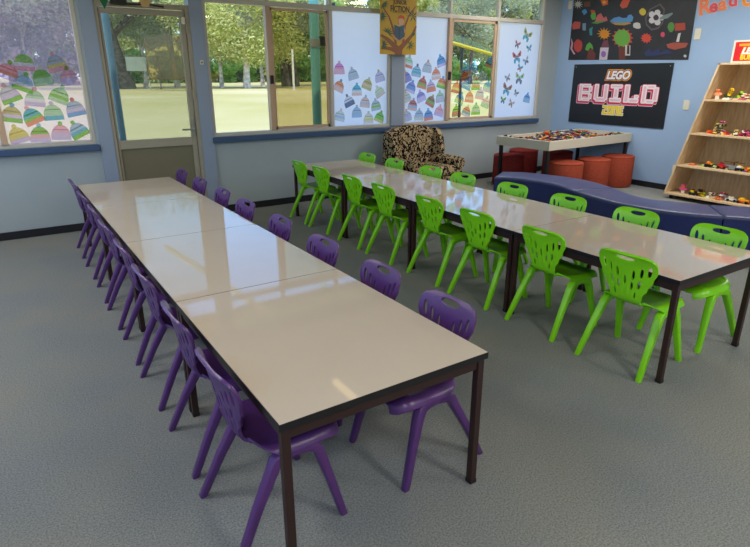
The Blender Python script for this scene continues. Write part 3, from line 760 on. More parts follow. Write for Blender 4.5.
def block_word(word, name, parent, o, h, wscale, gap, m, ex, ez, nrm, lift, grow=0, dx=0, dy=0, lean=0, drop=None):
    u_ = h/5; x = 0; mb = MB(); tot = 0
    for ch in word: tot += max(r[2] for r in GLY[ch])*wscale+gap
    tot -= gap; x = -tot/2
    for i, ch in enumerate(word):
        for j, (a, bq, c_, d_) in enumerate(GLY[ch]):
            a, bq, c_, d_ = a*wscale-grow, bq-grow, c_*wscale+grow, d_+grow
            dr = (drop or 0)*i
            cut = .22 if grow >= 0 else .1
            pts = [(a+cut, bq), (c_-cut, bq), (c_, bq+cut), (c_, d_-cut), (c_-cut, d_), (a+cut, d_), (a, d_-cut), (a, bq+cut)]
            pl = [((x+p_[0]+dx+(p_[1]-2.5)*lean)*u_, (p_[1]-2.5+dy+dr)*u_) for p_ in pts]
            mb.prism(pl, Vector(o)+Vector(nrm)*(lift+.0001*j), ex, ez, Vector(nrm)*.0006, m)
        x += max(r[2] for r in GLY[ch])*wscale+gap
    return mb.build(name, m, parent)

# black sign
NR = Vector((-1, 0, 0))
sg = thing('wall_sign', 'black LEGO BUILD ZONE sign with pink block letters on blue wall', 'sign', (RX, 4.245, 1.335))
sg['label'] = 'black sign reading BUILD ZONE in pink and yellow block letters'
sy, sz = 1.70/2, .915/2
MB().box((-.008, 0, 0), (.016, 2*sy, 2*sz)).build('sign_board', M_black, sg)
o0 = Vector((-.0165, 0, 0))
C1 = Vector((-.0165, .015, .285))
for (nm, off, m_, lf) in (('logo_outline', .030, M_org, .0005), ('logo_outline', .020, mat('logo red', (120, 40, 30), .5), .0015), ('logo_lettering', .006, M_white, .0030)):
    lay_text(nm, 'LEGO', .165, m_, sg, C1, EX, EZ, NR, lf, offset=off if off > .01 else .008, shear=.25, sx=.95, extr=.0004)
C2 = Vector((-.0165, .0, .022))
block_word('BUILD', 'word_shadow', sg, C2, .265, 1.3, .75, M_pale, EX, EZ, NR, .0005, grow=.30, dx=-.42, dy=-.50, lean=.0, drop=-.0)
block_word('BUILD', 'word_shadow', sg, C2, .265, 1.3, .75, M_pink, EX, EZ, NR, .0020, grow=.18, dx=-.36, dy=-.42)
block_word('BUILD', 'word_outline', sg, C2, .265, 1.3, .75, M_pink, EX, EZ, NR, .0032, grow=.18)
block_word('BUILD', 'word_lettering', sg, C2, .265, 1.3, .75, M_white, EX, EZ, NR, .0045, grow=.0+.04)
block_word('BUILD', 'word_inline', sg, C2, .265, 1.3, .75, M_pale, EX, EZ, NR, .0057, grow=-.36)
C3 = Vector((-.0165, .025, -.235))
block_word('ZONE', 'word_outline', sg, C3, .135, 1.0, .35, M_white, EX, EZ, NR, .0005, grow=.34)
block_word('ZONE', 'word_lettering', sg, C3, .135, 1.0, .35, M_yel, EX, EZ, NR, .0018, grow=.08)
scr = MB()
for y in (-sy+.04, sy-.04): scr.tube([(-.016, y, sz-.04), (-.019, y, sz-.04)], .008)
scr.build('fixing_screws', M_chrome, sg)

# painted banner
bn = thing('painted_banner', "black banner covered in children's painted drawings above the black sign", 'banner', (RX, 4.22, 2.36))
by0, by1, bz0, bz1 = 1.02, -1.02, -.505, .53
MB().prism([(-1.02, bz0+.01), (1.02, bz0-.025), (1.0, bz1), (-1.03, bz1)], (-.004, 0, 0), EX, EZ, (-.006, 0, 0)).build('banner_cloth', M_banner, bn)
def blob(name, pts_uv, rgb, k=[0]):
    """drawn shape traced on the banner cloth"""
    k[0] += 1
    ps = [right(u, v, RX-.011)-Vector(bn.location) for u, v in pts_uv]
    mb = MB(); lift = -.0005-.00008*k[0]
    a = [Vector((p_.x+lift, p_.y, p_.z)) for p_ in ps]
    n = len(a); mb.add(a+[p_+Vector((-.00006, 0, 0)) for p_ in a], [tuple(range(n)), tuple(range(2*n-1, n-1, -1))]+[(i, i+n, (i+1) % n+n, (i+1) % n) for i in range(n)])
    return mb.build(name, mat('paint %d %d %d' % rgb, tuple(x*.86+8 for x in rgb), .6), bn)
def star(cx, cy, r, r_in, n, st=0): return [(cx+(r if i % 2 == 0 else r_in)*cos(st+pi*i/n), cy+(r if i % 2 == 0 else r_in)*.9*sin(st+pi*i/n)) for i in range(2*n)]
def rr(cx, cy, a, bq, n=14, wob=.08, sd=0):
    r_ = random.Random(int(cx*10+cy)+sd); return [(cx+a*(1+r_.uniform(-wob, wob))*cos(2*pi*i/n), cy+bq*(1+r_.uniform(-wob, wob))*sin(2*pi*i/n)) for i in range(n)]
T = lambda x, y: (565+x*.18, y*.1802)    # positions measured on an enlargement of the banner
def TS(l): return [T(x, y) for x, y in l]
blob('painted_whale', TS([(248, 118), (270, 100), (300, 92), (320, 100), (345, 98), (350, 84), (368, 80), (380, 96), (374, 118), (340, 130), (290, 130)]), (88, 150, 208))
blob('painted_whale_belly', TS([(252, 124), (300, 128), (360, 124), (368, 130), (330, 140), (280, 138)]), (200, 150, 50))
blob('painted_sun_rays', [T(*q) for q in [(x, y) for x, y in star(217, 187, 42, 20, 12)]], (206, 140, 40))
blob('painted_sun', [T(*q) for q in rr(220, 190, 24, 24)], (226, 140, 20))
blob('painted_red_fringe', [T(*q) for q in star(320, 210, 62, 46, 13)], (200, 70, 60))
blob('painted_green_tree', [T(*q) for q in rr(318, 210, 44, 46, 20)], (104, 176, 60))
blob('painted_tree_trunk', TS([(300, 262), (340, 262), (336, 330), (300, 330)]), (110, 46, 34))
blob('painted_ladder', TS([(335, 250), (346, 250), (344, 300), (358, 300), (358, 252), (364, 252), (362, 308), (334, 308)]), (210, 205, 200))
blob('painted_bottle', TS([(200, 262), (215, 226), (238, 222), (246, 262), (240, 300), (200, 300)]), (120, 60, 76))
blob('painted_label', TS([(196, 264), (243, 264), (234, 332), (190, 332)]), (214, 204, 218))
blob('painted_flower', [T(*q) for q in rr(214, 300, 14, 18)], (150, 100, 180))
blob('painted_red_face', [T(*q) for q in rr(73, 255, 24, 36)], (196, 64, 56))
blob('painted_pink_arm', TS([(34, 210), (46, 240), (40, 270), (58, 300), (48, 302), (30, 270), (36, 240)]), (214, 160, 180))
blob('painted_green_crown', TS([(112, 275), (120, 250), (136, 234), (152, 250), (158, 276), (140, 264), (130, 284)]), (90, 170, 60))
blob('painted_small_trunk', TS([(128, 280), (150, 270), (170, 300), (166, 330), (120, 330), (126, 300)]), (110, 46, 40))
blob('painted_red_creature', [T(*q) for q in star(452, 212, 34, 22, 11, .3)], (216, 70, 50))
blob('painted_white_skull', [T(*q) for q in rr(402, 142, 21, 21, 12, .18)], (214, 214, 206))
blob('painted_yellow_ball', [T(*q) for q in rr(432, 66, 19, 20)], (230, 200, 60))
blob('painted_shield', [T(*q) for q in [(445, 100), (470, 50), (530, 18), (556, 50), (545, 130), (520, 160), (480, 170), (450, 140)]], (96, 82, 88))
blob('painted_shield_field', [T(500+(x-500)*.86, 97+(y-97)*.86) for x, y in [(445, 100), (470, 50), (530, 18), (556, 50), (545, 130), (520, 160), (480, 170), (450, 140)]], (38, 36, 44))
for q in range(5): blob('painted_petal', [T(*z) for z in rr(506+28*cos(q*1.256), 97+28*sin(q*1.256), 17, 17)], (224, 222, 224))
blob('painted_flower_hub', [T(*q) for q in rr(506, 98, 15, 16)], (60, 40, 60))
blob('painted_grey_fish', TS([(525, 100), (550, 84), (596, 70), (600, 78), (570, 102), (530, 110)]), (130, 150, 150))
blob('painted_green_head', [T(*q) for q in rr(590, 150, 19, 28)], (80, 146, 60))
blob('painted_red_block', TS([(610, 130), (668, 126), (670, 166), (612, 172)]), (180, 66, 46))
blob('painted_boat_hull', TS([(564, 246), (600, 236), (686, 238), (672, 262), (610, 276), (572, 266)]), (170, 76, 60))
blob('painted_sail', TS([(618, 232), (630, 186), (644, 182), (634, 232)]), (222, 222, 218))
blob('painted_red_rocket', TS([(305, 30), (330, -20), (372, -20), (345, 40), (318, 48)]), (226, 90, 60))
blob('painted_house', TS([(198, 0), (240, 0), (240, 24), (210, 34)]), (220, 90, 40))
blob('painted_house_window', [T(*q) for q in rr(218, 12, 10, 9)], (240, 180, 50))
blob('painted_pink_house', TS([(168, 118), (180, 84), (200, 72), (216, 100), (230, 90), (238, 116)]), (206, 96, 96))
blob('painted_green_hill', TS([(146, 128), (170, 118), (232, 118), (180, 132)]), (90, 160, 60))
blob('painted_palm', [T(*q) for q in rr(158, 88, 14, 24, 10, .3)], (90, 170, 60))
blob('painted_red_bird', [T(*q) for q in rr(156, 64, 15, 11, 10, .3)], (214, 70, 40))
blob('painted_blue_cat', [T(*q) for q in rr(110, 66, 13, 15, 10, .3)], (70, 150, 216))
blob('painted_white_spider', [T(*q) for q in star(74, 24, 30, 12, 11)], (206, 206, 200))
blob('painted_red_car', TS([(40, 136), (54, 118), (88, 122), (84, 158), (44, 164)]), (196, 84, 70))
blob('painted_blue_robot', TS([(98, 130), (118, 128), (116, 170), (98, 168)]), (120, 150, 176))
blob('painted_teal_line', TS([(136, 160), (156, 148), (152, 166), (152, 196), (138, 196)]), (60, 150, 150))
blob('painted_pink_heart', [T(*q) for q in rr(544, 192, 12, 15)], (214, 66, 96))
blob('painted_blue_waves', TS([(440, 296), (470, 266), (480, 290), (520, 268), (530, 292), (570, 272), (600, 296), (560, 300), (500, 312), (450, 312)]), (34, 44, 96))
blob('painted_brown_figure', TS([(106, 10), (140, 10), (142, 36), (108, 38)]), (110, 60, 44))
blob('painted_silver_dot', [T(*q) for q in rr(668, 311, 8, 8)], (200, 200, 205))

# wall word "Read ..."
for (ch, u, v, sz_, rgb, lb, ro) in [('R', 704.8, 7.5, .27, (236, 130, 84), 'large orange letter R on the blue wall', .18), ('e', 713.8, 6.5, .22, (222, 84, 96), 'crimson letter e after the R on the wall', .16), ('a', 723, 4.2, .22, (236, 130, 90), 'orange letter a in the middle of the wall word', .14), ('d', 733.5, .5, .22, (222, 80, 96), 'crimson letter d ending the word on the wall', .12), ('o', 749, -1.5, .27, (244, 150, 50), 'orange letter cut by the top right corner of the view', .1)]:
    t = thing('wall_letter', lb, 'letter', right(u, v), 0, 'cut-out letters on the blue wall')
    rim = mat('letter rim', (236, 200, 190), .6)
    lay_text('letter_face', ch, sz_, mat('letter %d' % rgb[1], rgb, .6), t, (0, 0, 0), EX, EZ, NR, .010, offset=.007, sx=1.0, rot=ro, extr=.003)
    lay_text('letter_backing', ch, sz_, rim, t, (0, 0, 0), EX, EZ, NR, .004, offset=.013, sx=1.0, rot=ro, extr=.003)

# red sign standing on the shelf
rs = thing('framed_sign', 'red sign with white border standing on top of the shelf', 'sign', (7.36, 2.24, 1.7725))
ya, yb2, zh = .24, -.36, .265
MB().b2((0, yb2, 0), (.018, ya, zh)).build('sign_board', M_offw, rs)
MB().b2((-.002, yb2+.025, .022), (.0, ya-.025, zh-.022)).build('red_panel', mat('sign red', (206, 30, 36), .4), rs)
cy_ = (ya+yb2)/2
lay_text('sign_lettering', 'LEGO', .10, M_white, rs, (-.002, -.0, .135), EX, EZ, NR, .003, offset=.005, shear=.25)
lay_text('lettering_outline', 'LEGO', .10, M_org, rs, (-.002, -.0, .135), EX, EZ, NR, .001, offset=.012, shear=.25)
lay_text('sign_lettering', 'BUILDERS', .075, M_yel, rs, (-.002, -.03, .062), EX, EZ, NR, .003, offset=.003)
MB().b2((-.004, -.16, .195), (-.002, .17, .222)).build('yellow_strip', M_org, rs)
MB().b2((.018, -.2, 0), (.09, -.17, .012)).build('stand_foot', M_offw, rs)

# hanging yellow poster
PX0, PX1, PZ0, PZ1, PY = 3.95, 4.555, 1.897, 2.82, 5.35
po = thing('hanging_poster', 'yellow JUNIOR FICTION poster hanging in front of the window pillar', 'poster', (PX0, PY, PZ0))
MB().b2((0, 0, 0), (PX1-PX0, .006, PZ1-PZ0)).build('poster_board', mat('poster yellow', (204, 162, 22), .5), po)
XE = Vector((1, 0, 0)); FN = Vector((0, -1, 0)); pw = PX1-PX0
def pp(x, y): return ((x-92)/(423-92)*pw, (492-y)/(492)*(.655))
def pshape(name, pts, rgb, lift, mb=None):
    return MB().prism([pp(*q) for q in pts], (0, -lift, 0), (1, 0, 0), (0, 0, 1), (0, -.0008, 0)).build(name, mat('print %d %d %d' % rgb, rgb, .5), po)
def stroke(name, pts, w0, w1, rgb, lift):
    a, b_ = [], []
    for i, (x, y) in enumerate(pts):
        q = pts[min(i+1, len(pts)-1)]; r = pts[max(i-1, 0)]; dx, dy = q[0]-r[0], q[1]-r[1]; l = math.hypot(dx, dy) or 1
        w_ = (w0+(w1-w0)*i/(len(pts)-1))/2; a.append((x-dy/l*w_, y+dx/l*w_)); b_.append((x+dy/l*w_, y-dx/l*w_))
    return pshape(name, a+b_[::-1], rgb, lift)
BR = (140, 82, 48)
stroke('printed_branch', [(260, 492), (255, 440), (215, 405), (160, 350), (100, 312)], 70, 22, BR, .0004)
stroke('printed_branch', [(262, 492), (275, 430), (330, 370), (385, 300), (420, 215)], 60, 14, BR, .0007)
stroke('printed_branch', [(255, 470), (190, 440), (105, 430)], 40, 26, BR, .001)
stroke('printed_branch', [(235, 390), (205, 240), (170, 140), (110, 50)], 22, 8, BR, .0013)
stroke('printed_branch', [(300, 390), (315, 220), (350, 120), (410, 30)], 20, 8, BR, .0016)
k_ = 0
for (cx, cy2, r_, a0, a1) in ((100, 140, 60, -1.3, 1.4), (160, 290, 60, -2.6, .7), (115, 400, 55, -1.5, 1.5), (385, 120, 62, -3.2, 1.9), (360, 400, 52, -1.8, 2.2), (115, 25, 55, -.5, 1.8), (405, 300, 30, -3.6, -1.6)):
    for q in range(7):
        an = a0+(a1-a0)*q/6; k_ += 1
        ex_, ey_ = cx+cos(an)*r_, cy2+sin(an)*r_; nx, ny = -sin(an)*6, cos(an)*6; mxp, myp = cx+cos(an)*r_*.45, cy2+sin(an)*r_*.45
        ex_ = max(94, min(421, ex_)); mxp = max(96, min(419, mxp))
        pshape('printed_leaf', [(cx, cy2), (mxp+nx, myp+ny), (ex_, ey_), (mxp-nx, myp-ny)], (44, 84, 62) if q % 2 else (66, 106, 70), .002+.0001*q)
pshape('printed_legs', [(205, 300), (235, 330), (258, 358), (290, 325), (335, 318), (320, 335), (262, 368), (210, 345)], (198, 140, 92), .003)
pshape('printed_body', [(240, 210), (300, 205), (318, 260), (300, 320), (250, 330), (228, 280)], (206, 160, 120), .0032)
pshape('printed_book', [(218, 212), (262, 228), (306, 208), (308, 322), (262, 356), (222, 322)], (50, 86, 110), .0036)
stroke('printed_book_spine', [(262, 228), (262, 354)], 5, 5, (28, 54, 74), .0045)
pshape('printed_head', [(255, 150), (300, 146), (304, 180), (290, 208), (262, 208), (252, 180)], (214, 166, 124), .0036)
pshape('printed_hair', [(250, 160), (254, 130), (275, 118), (304, 128), (310, 150), (306, 172), (296, 150), (262, 152)], (206, 84, 34), .0042)
lay_text('poster_lettering', 'FICTION', .105, mat('print dark', (50, 42, 30), .5), po, (pp(268, 68)[0], 0, pp(268, 68)[1]), XE, EZ, FN, .003, offset=.0015, sx=.78)
lay_text('poster_lettering', 'JUNIOR', .075, mat('print dark'), po, (pp(268, 12)[0], 0, pp(268, 4)[1]), XE, EZ, FN, .003, offset=.001, sx=.85)
MB().b2(((PX1-PX0)*.34, -.002, pp(0, 100)[1]-.004), ((PX1-PX0)*.74, -.001, pp(0, 100)[1]+.004)).build('small_print_line', mat('print olive', (150, 120, 30), .5), po)
for x in (.08, pw-.08): MB().tube([(x, .003, PZ1-PZ0), (x, .003, ZC-PZ0)], .0015, n=6).build('hanging_cord', M_white, po)

# bunting above the door
bt = thing('bunting', 'bunting with a green and a tan flag tip hanging above the door', 'bunting', (0, 5.2, 0))
MB().tube([(.25, 0, ZC), (.3, 0, 2.56), (.62, 0, 2.53), (1.0, 0, 2.53), (1.35, 0, 2.56), (1.4, 0, ZC)], .003).build('string', M_white, bt)
MB().prism([(.43, 2.53), (.70, 2.53), (.565, 2.252)], (0, 0, 0), (1, 0, 0), (0, 0, 1), (0, .003, 0)).build('green_flag', mat('felt green', (30, 104, 66), .9), bt)
MB().prism([(.86, 2.53), (1.04, 2.53), (1.02, 2.36), (.99, 2.30), (.95, 2.285), (.92, 2.30), (.89, 2.38)], (0, 0, 0), (1, 0, 0), (0, 0, 1), (0, .003, 0)).build('tan_flag', mat('felt tan', (196, 164, 112), .9), bt)

# ================================================================ PAPER BEANIES AND BUTTERFLIES
CO = {'green': (112, 190, 40), 'white': (226, 226, 228), 'pink': (236, 168, 172), 'blue': (80, 150, 206), 'bluegrey': (164, 190, 206), 'yellow': (220, 206, 90), 'lilac': (206, 188, 222), 'palegreen': (168, 214, 160), 'orange': (230, 130, 80), 'teal': (60, 172, 190), 'grey': (190, 196, 200), 'red': (206, 86, 76), 'cream': (222, 218, 196), 'navy': (84, 92, 124), 'purple': (140, 136, 200), 'magenta': (220, 120, 190), 'lightblue': (150, 192, 216), 'olive': (190, 184, 80), 'peach': (234, 190, 168), 'brown': (160, 110, 80)}
NICE = {'bluegrey': 'blue-grey', 'palegreen': 'pale green', 'lightblue': 'light blue', 'navy': 'dark blue'}
nm_ = lambda c_: NICE.get(c_, c_)
def beanie(u, v, tilt, cols, s, where, used=set()):
    """cols: crown, stripe, brim, pom"""
    p_ = wall(u, v, WY+.02); c_, st, br, pm = [paper(CO[x]) for x in cols]
    base = '%s paper beanie, %s brim, ' % (nm_(cols[0]), nm_(cols[2]))
    t = thing('paper_beanie', base+where, 'paper beanie', (p_.x, WY+.0338-.0008, p_.z), 0, 'paper beanies on the windows')
    t.rotation_euler = (0, RD(tilt), 0)
    w_ = s; h_ = s
    def half(z): # crown half width at height z (0..1)
        return .49*(1-max(0, (z-.22)/.66)**2.1)**.62 if z > .24 else .5
    def band(z0, z1, m_, name, lift=0):
        L_ = []; n = 6
        for i in range(n+1):
            z = z0+(z1-z0)*i/n; L_.append((half(min(z, .84)), z))
        pl = [(x*w_, (z-.45)*h_) for x, z in L_]+[(-x*w_, (z-.45)*h_) for x, z in reversed(L_)]
        MB().prism(pl, (0, 0-lift, 0), (1, 0, 0), (0, 0, 1), (0, -.0007, 0)).build(name, m_, t)
    band(.0, .24, br, 'brim'); band(.24, .42, st, 'stripe'); band(.42, .84, c_, 'crown')
    # narrow knit line through the crown
    band(.55, .61, st, 'knit_line', .0012)
    n = 12; MB().prism([(.12*w_*cos(2*pi*i/n), (.47+.12*sin(2*pi*i/n))*h_) for i in range(n)], (0, -.0012, 0), (1, 0, 0), (0, 0, 1), (0, -.0007, 0)).build('pom_pom', pm, t)
    return t
W1 = [(24, 62, 4, 'green white pink bluegrey'), (56, 63, -12, 'bluegrey yellow pink pink'), (8, 71, 22, 'pink orange lilac green'), (42, 77, -8, 'green palegreen palegreen cream'), (69, 77, -5, 'pink lilac lilac green'), (24, 83, 22, 'lightblue white green green'), (9, 94, -20, 'grey lilac green pink'), (35, 98, 8, 'palegreen white lilac pink'), (60, 95, 24, 'palegreen green palegreen palegreen'),
      (12, 114, 10, 'olive lilac green blue'), (32, 116, -22, 'teal green orange pink'), (53, 112, -2, 'palegreen palegreen teal lilac'), (75, 108, -10, 'bluegrey lilac blue red'), (18, 135, -14, 'yellow yellow lilac yellow'), (40, 134, 2, 'green pink lilac lightblue'), (61, 132, 4, 'pink lilac lilac green'), (78, 130, -26, 'bluegrey teal green green')]
W2 = [(339.7, 68.3, 0, 'magenta pink pink pink'), (353.3, 74, -14, 'grey bluegrey grey grey'), (339.7, 86, 24, 'orange peach peach teal'), (357.3, 90, 0, 'teal white peach teal'), (368, 84, 20, 'olive peach olive cream'), (380, 76.5, -14, 'lilac grey lilac olive'), (379.6, 91.5, -32, 'cream palegreen peach cream'), (349.2, 101, -22, 'white navy navy navy'), (365.6, 102, 8, 'peach grey peach grey'), (376.3, 105, -8, 'grey green grey bluegrey'), (340.5, 115.5, 14, 'cream lightblue cream peach'), (357.3, 112, 0, 'bluegrey bluegrey lightblue bluegrey'), (369, 118, 0, 'cream yellow cream grey'), (380.2, 117, 22, 'green green yellow green')]
W3 = [(409, 62, 14, 'palegreen white orange peach'), (417.2, 71, 10, 'lightblue teal bluegrey navy'), (428, 67, 8, 'grey grey grey orange'), (441.6, 61, -18, 'blue blue lilac teal'), (436.6, 74, -6, 'orange white peach peach'), (406.6, 77, -18, 'purple purple purple grey'), (423, 83, 14, 'red green orange red'), (411.8, 87, 20, 'purple blue lilac blue'), (431.5, 86.5, -8, 'lilac orange orange bluegrey'), (442.4, 83, 14, 'orange yellow green blue'), (406.6, 97, -12, 'cream grey cream grey'), (421.4, 96.5, -18, 'purple lilac lilac lilac'), (431.5, 101, 26, 'brown green red olive'), (440.5, 97, -8, 'palegreen lilac grey grey'), (413.3, 105, 10, 'red lightblue peach grey'), (407.4, 116, -10, 'grey lilac grey peach'), (419.5, 115, 2, 'bluegrey grey cream grey'), (428.9, 115, -6, 'blue purple orange teal'), (439.7, 111, 14, 'pink pink lilac pink')]
W3b = [(458.4, 71, 14, 'olive palegreen green yellow'), (466.5, 69, -16, 'lightblue blue orange blue'), (474.8, 67, 4, 'lightblue blue grey teal'), (490.7, 62.5, 18, 'blue navy orange blue'), (465.2, 77.5, -14, 'orange red lilac orange'), (483.4, 76, -18, 'grey cream grey grey'), (456.9, 87.5, 10, 'orange yellow red orange'), (467.6, 84, 20, 'lightblue lightblue blue blue'), (476.3, 84.5, 0, 'palegreen orange green red'), (488.2, 86.5, 14, 'blue palegreen lilac teal'), (460.4, 98.7, 24, 'blue yellow palegreen blue'), (470, 97, 6, 'orange peach orange peach'), (480.5, 94, 10, 'lilac grey pink lilac'), (456.9, 111, -4, 'green red brown green'), (467, 111.4, 20, 'orange blue lilac cream'), (476.3, 109.4, 0, 'palegreen grey green green'), (486.3, 102.5, 18, 'peach grey palegreen grey')]
def rowname(lst, i, win):
    """place each cut-out by its row, counted from the top"""
    ys = sorted(range(len(lst)), key=lambda k: lst[k][1]); rows = []
    for k in ys:
        if rows and lst[k][1]-lst[rows[-1][0]][1] < 9: rows[-1].append(k)
        else: rows.append([k])
    for r, row in enumerate(rows):
        row.sort(key=lambda k: lst[k][0])
        if i in row: return '%s row, %s from left, %s' % (ORD[r], ORD[row.index(i)], win)
for lst, s, win in ((W1, .185, 'left window'), (W2, .165, 'pane under poster'), (W3, .175, 'pane above armchair'), (W3b, .185, 'clear sash pane')):
    for i, (u, v, ti, c_) in enumerate(lst): beanie(u, v, ti, c_.split(), s, rowname(lst, i, win))
beanie(527.5, 98, 10, 'blue lightblue lightblue blue'.split(), .165, 'alone beside the paper butterflies')
def butterfly(u, v, s, tilt, cols, label):
    p_ = wall(u, v, WY+.02); t = thing('paper_butterfly', label, 'paper butterfly', (p_.x, WY+.0338-.0008, p_.z), 0, 'paper butterflies on the right window pane')
    t.rotation_euler = (0, RD(tilt), 0)
    for sgn in (-1, 1):
        up_ = [(0, .02), (.1, .22), (.42, .5), (.52, .36), (.46, .08), (.2, -.02)]; lo_ = [(0, .0), (.2, -.03), (.36, -.14), (.34, -.40), (.2, -.46), (.06, -.2)]
        MB().prism([(sgn*x*s, z*s) for x, z in up_], (0, 0, 0), (1, 0, 0), (0, 0, 1), (0, -.0006, 0)).build('upper_wing', paper(CO[cols[0]]), t)
        MB().prism([(sgn*x*s, z*s) for x, z in lo_], (0, 0, 0), (1, 0, 0), (0, 0, 1), (0, -.0006, 0)).build('lower_wing', paper(CO[cols[1]]), t)
        MB().prism([(sgn*x*s, z*s) for x, z in ((.2, .2), (.36, .36), (.38, .2), (.26, .1))], (0, -.001, 0), (1, 0, 0), (0, 0, 1), (0, -.0006, 0)).build('wing_patch', paper(CO[cols[2]]), t)
    MB().prism([(-.03*s, -.26*s), (.03*s, -.26*s), (.035*s, .1*s), (0, .24*s), (-.035*s, .1*s)], (0, -.001, 0), (1, 0, 0), (0, 0, 1), (0, -.0012, 0)).build('body', paper((60, 56, 60)), t)
for a in [(527.5, 35.5, .20, 24, 'olive teal navy', 'large yellow and teal paper butterfly, topmost on the right pane'),
          (518, 44.5, .12, 18, 'red navy grey', 'small dark red paper butterfly below the large yellow one'),
          (529.8, 48.4, .12, -14, 'teal bluegrey navy', 'small teal paper butterfly near the right frame'),
          (517.5, 57.5, .20, -8, 'red teal navy', 'large red and teal paper butterfly, second of the large ones'),
          (526.6, 60.7, .13, -28, 'grey navy red', 'small grey paper butterfly right of the large red one'),
          (520.4, 68, .12, 24, 'teal red grey', 'small teal and red paper butterfly below the large red one'),
          (508.3, 77.8, .12, -20, 'bluegrey brown red', 'small blue-grey paper butterfly at mid height on the left'),
          (519.9, 78.5, .20, 6, 'palegreen navy red', 'large pale green paper butterfly at mid height'),
          (507.4, 89.5, .20, 14, 'brown teal red', 'large brown and teal paper butterfly at lower left'),
          (516.6, 93.3, .11, 30, 'navy grey brown', 'small dark blue paper butterfly right of the brown one'),
          (503.5, 100.2, .12, 10, 'green navy brown', 'small green paper butterfly, lowest on the left'),
          (511.8, 103.5, .13, 28, 'peach brown grey', 'small peach paper butterfly at the very bottom')]:
    butterfly(*a[:4], a[4].split(), a[5])

# ================================================================ OUTSIDE
GZ = -.3
g = MB().b2((-160, WY+.14, GZ-.2), (320, 420, GZ)).build('ground_lawn', M_grass); g['kind'] = 'structure'
def post(x, y, r, h, m, label, clamp=True):
    t = thing('steel_post', label, 'post', (x, y, GZ))
    MB().tube([(0, 0, 0), (0, 0, h-GZ)], r, n=24).build('pole', m, t, smooth=True)
    MB().b2((-r*1.5, -r*1.5, 0), (r*1.5, r*1.5, .015)).build('base_plate', m, t)
    if clamp:
        MB().tube([(0, 0, 2.34), (0, 0, 2.46)], r+.01, n=24).build('clamp_band', mat('grey clamp', (150, 150, 146), .5), t)
        MB().b2((r, -.04, 2.36), (r+.1, .04, 2.5)).build('bracket', M_dark, t)
post(3.86, 7.05, .074, 3.2, M_teal, 'thick teal steel post outside the middle window')
c_ = wall(106, 60, 6.6)
post(wall(107, 30, 6.9).x, 6.9, .045, 3.4, M_pblue, 'pale blue post outside seen through left side of door glass', False)
post(wall(328, 90, 8.2).x, 8.2, .03, 3.3, M_offw, 'thin white downpipe behind the thick teal post', False)
fascia = MB().b2((X0-.5, WY+.14, 2.95), (RX+.4, WY+.78, 3.05)).b2((X0-.5, WY+.74, 2.90), (RX+.4, WY+.80, 3.12)).build('trim_2', mat('cream eave paint', (216, 206, 180), .7)); fascia['kind'] = 'structure'
t = thing('goal_post', 'thin white goal post standing on the lawn', 'goal post', flat(294, 90, GZ))
MB().tube([(0, 0, 0), (0, 0, 5.0)], .14).build('upright', M_white, t)
MB().tube([(0, 0, 0), (0, 0, .4)], .2).build('base_sleeve', M_white, t)
# shade sail
sa = thing('shade_sail', 'pale green shade sail with yellow edge outside the right window', 'shade sail', (7.9, 8.5, 0))
A = Vector((-1.6, -.25, 2.50)); B = Vector((2.4, .3, 1.92)); C_ = Vector((2.6, 2.6, 2.60)); D_ = Vector((-1.4, 2.6, 3.15)); n = 10; q = MB(); vs = []
for i in range(n+1):
    for j in range(n+1):
        s1, s2 = i/n, j/n; p_ = (A*(1-s1)+B*s1)*(1-s2)+(D_*(1-s1)+C_*s1)*s2; p_.z -= .12*sin(pi*s1)*sin(pi*s2); vs.append(p_)
top = [v+Vector((0, 0, .006)) for v in vs]; o_ = len(vs); fs = []
for i in range(n):
    for j in range(n):
        a = i*(n+1)+j; fs += [(a, a+1, a+n+2, a+n+1), (o_+a, o_+a+n+1, o_+a+n+2, o_+a+1)]
q.add(vs+top, fs); q.build('sail_cloth', paper((176, 206, 170)), sa, smooth=True)
MB().tube([A+(B-A)*k/8 for k in range(9)], .035, n=8).build('yellow_edge', mat('sail yellow', (226, 196, 40), .6), sa)
for (p_, nm) in ((C_, 1), (D_, 2), (A, 3), (B, 4)):
    MB().tube([(p_.x, p_.y, GZ), (p_.x, p_.y, p_.z+.05)], .04).build('sail_post', M_dark, sa)

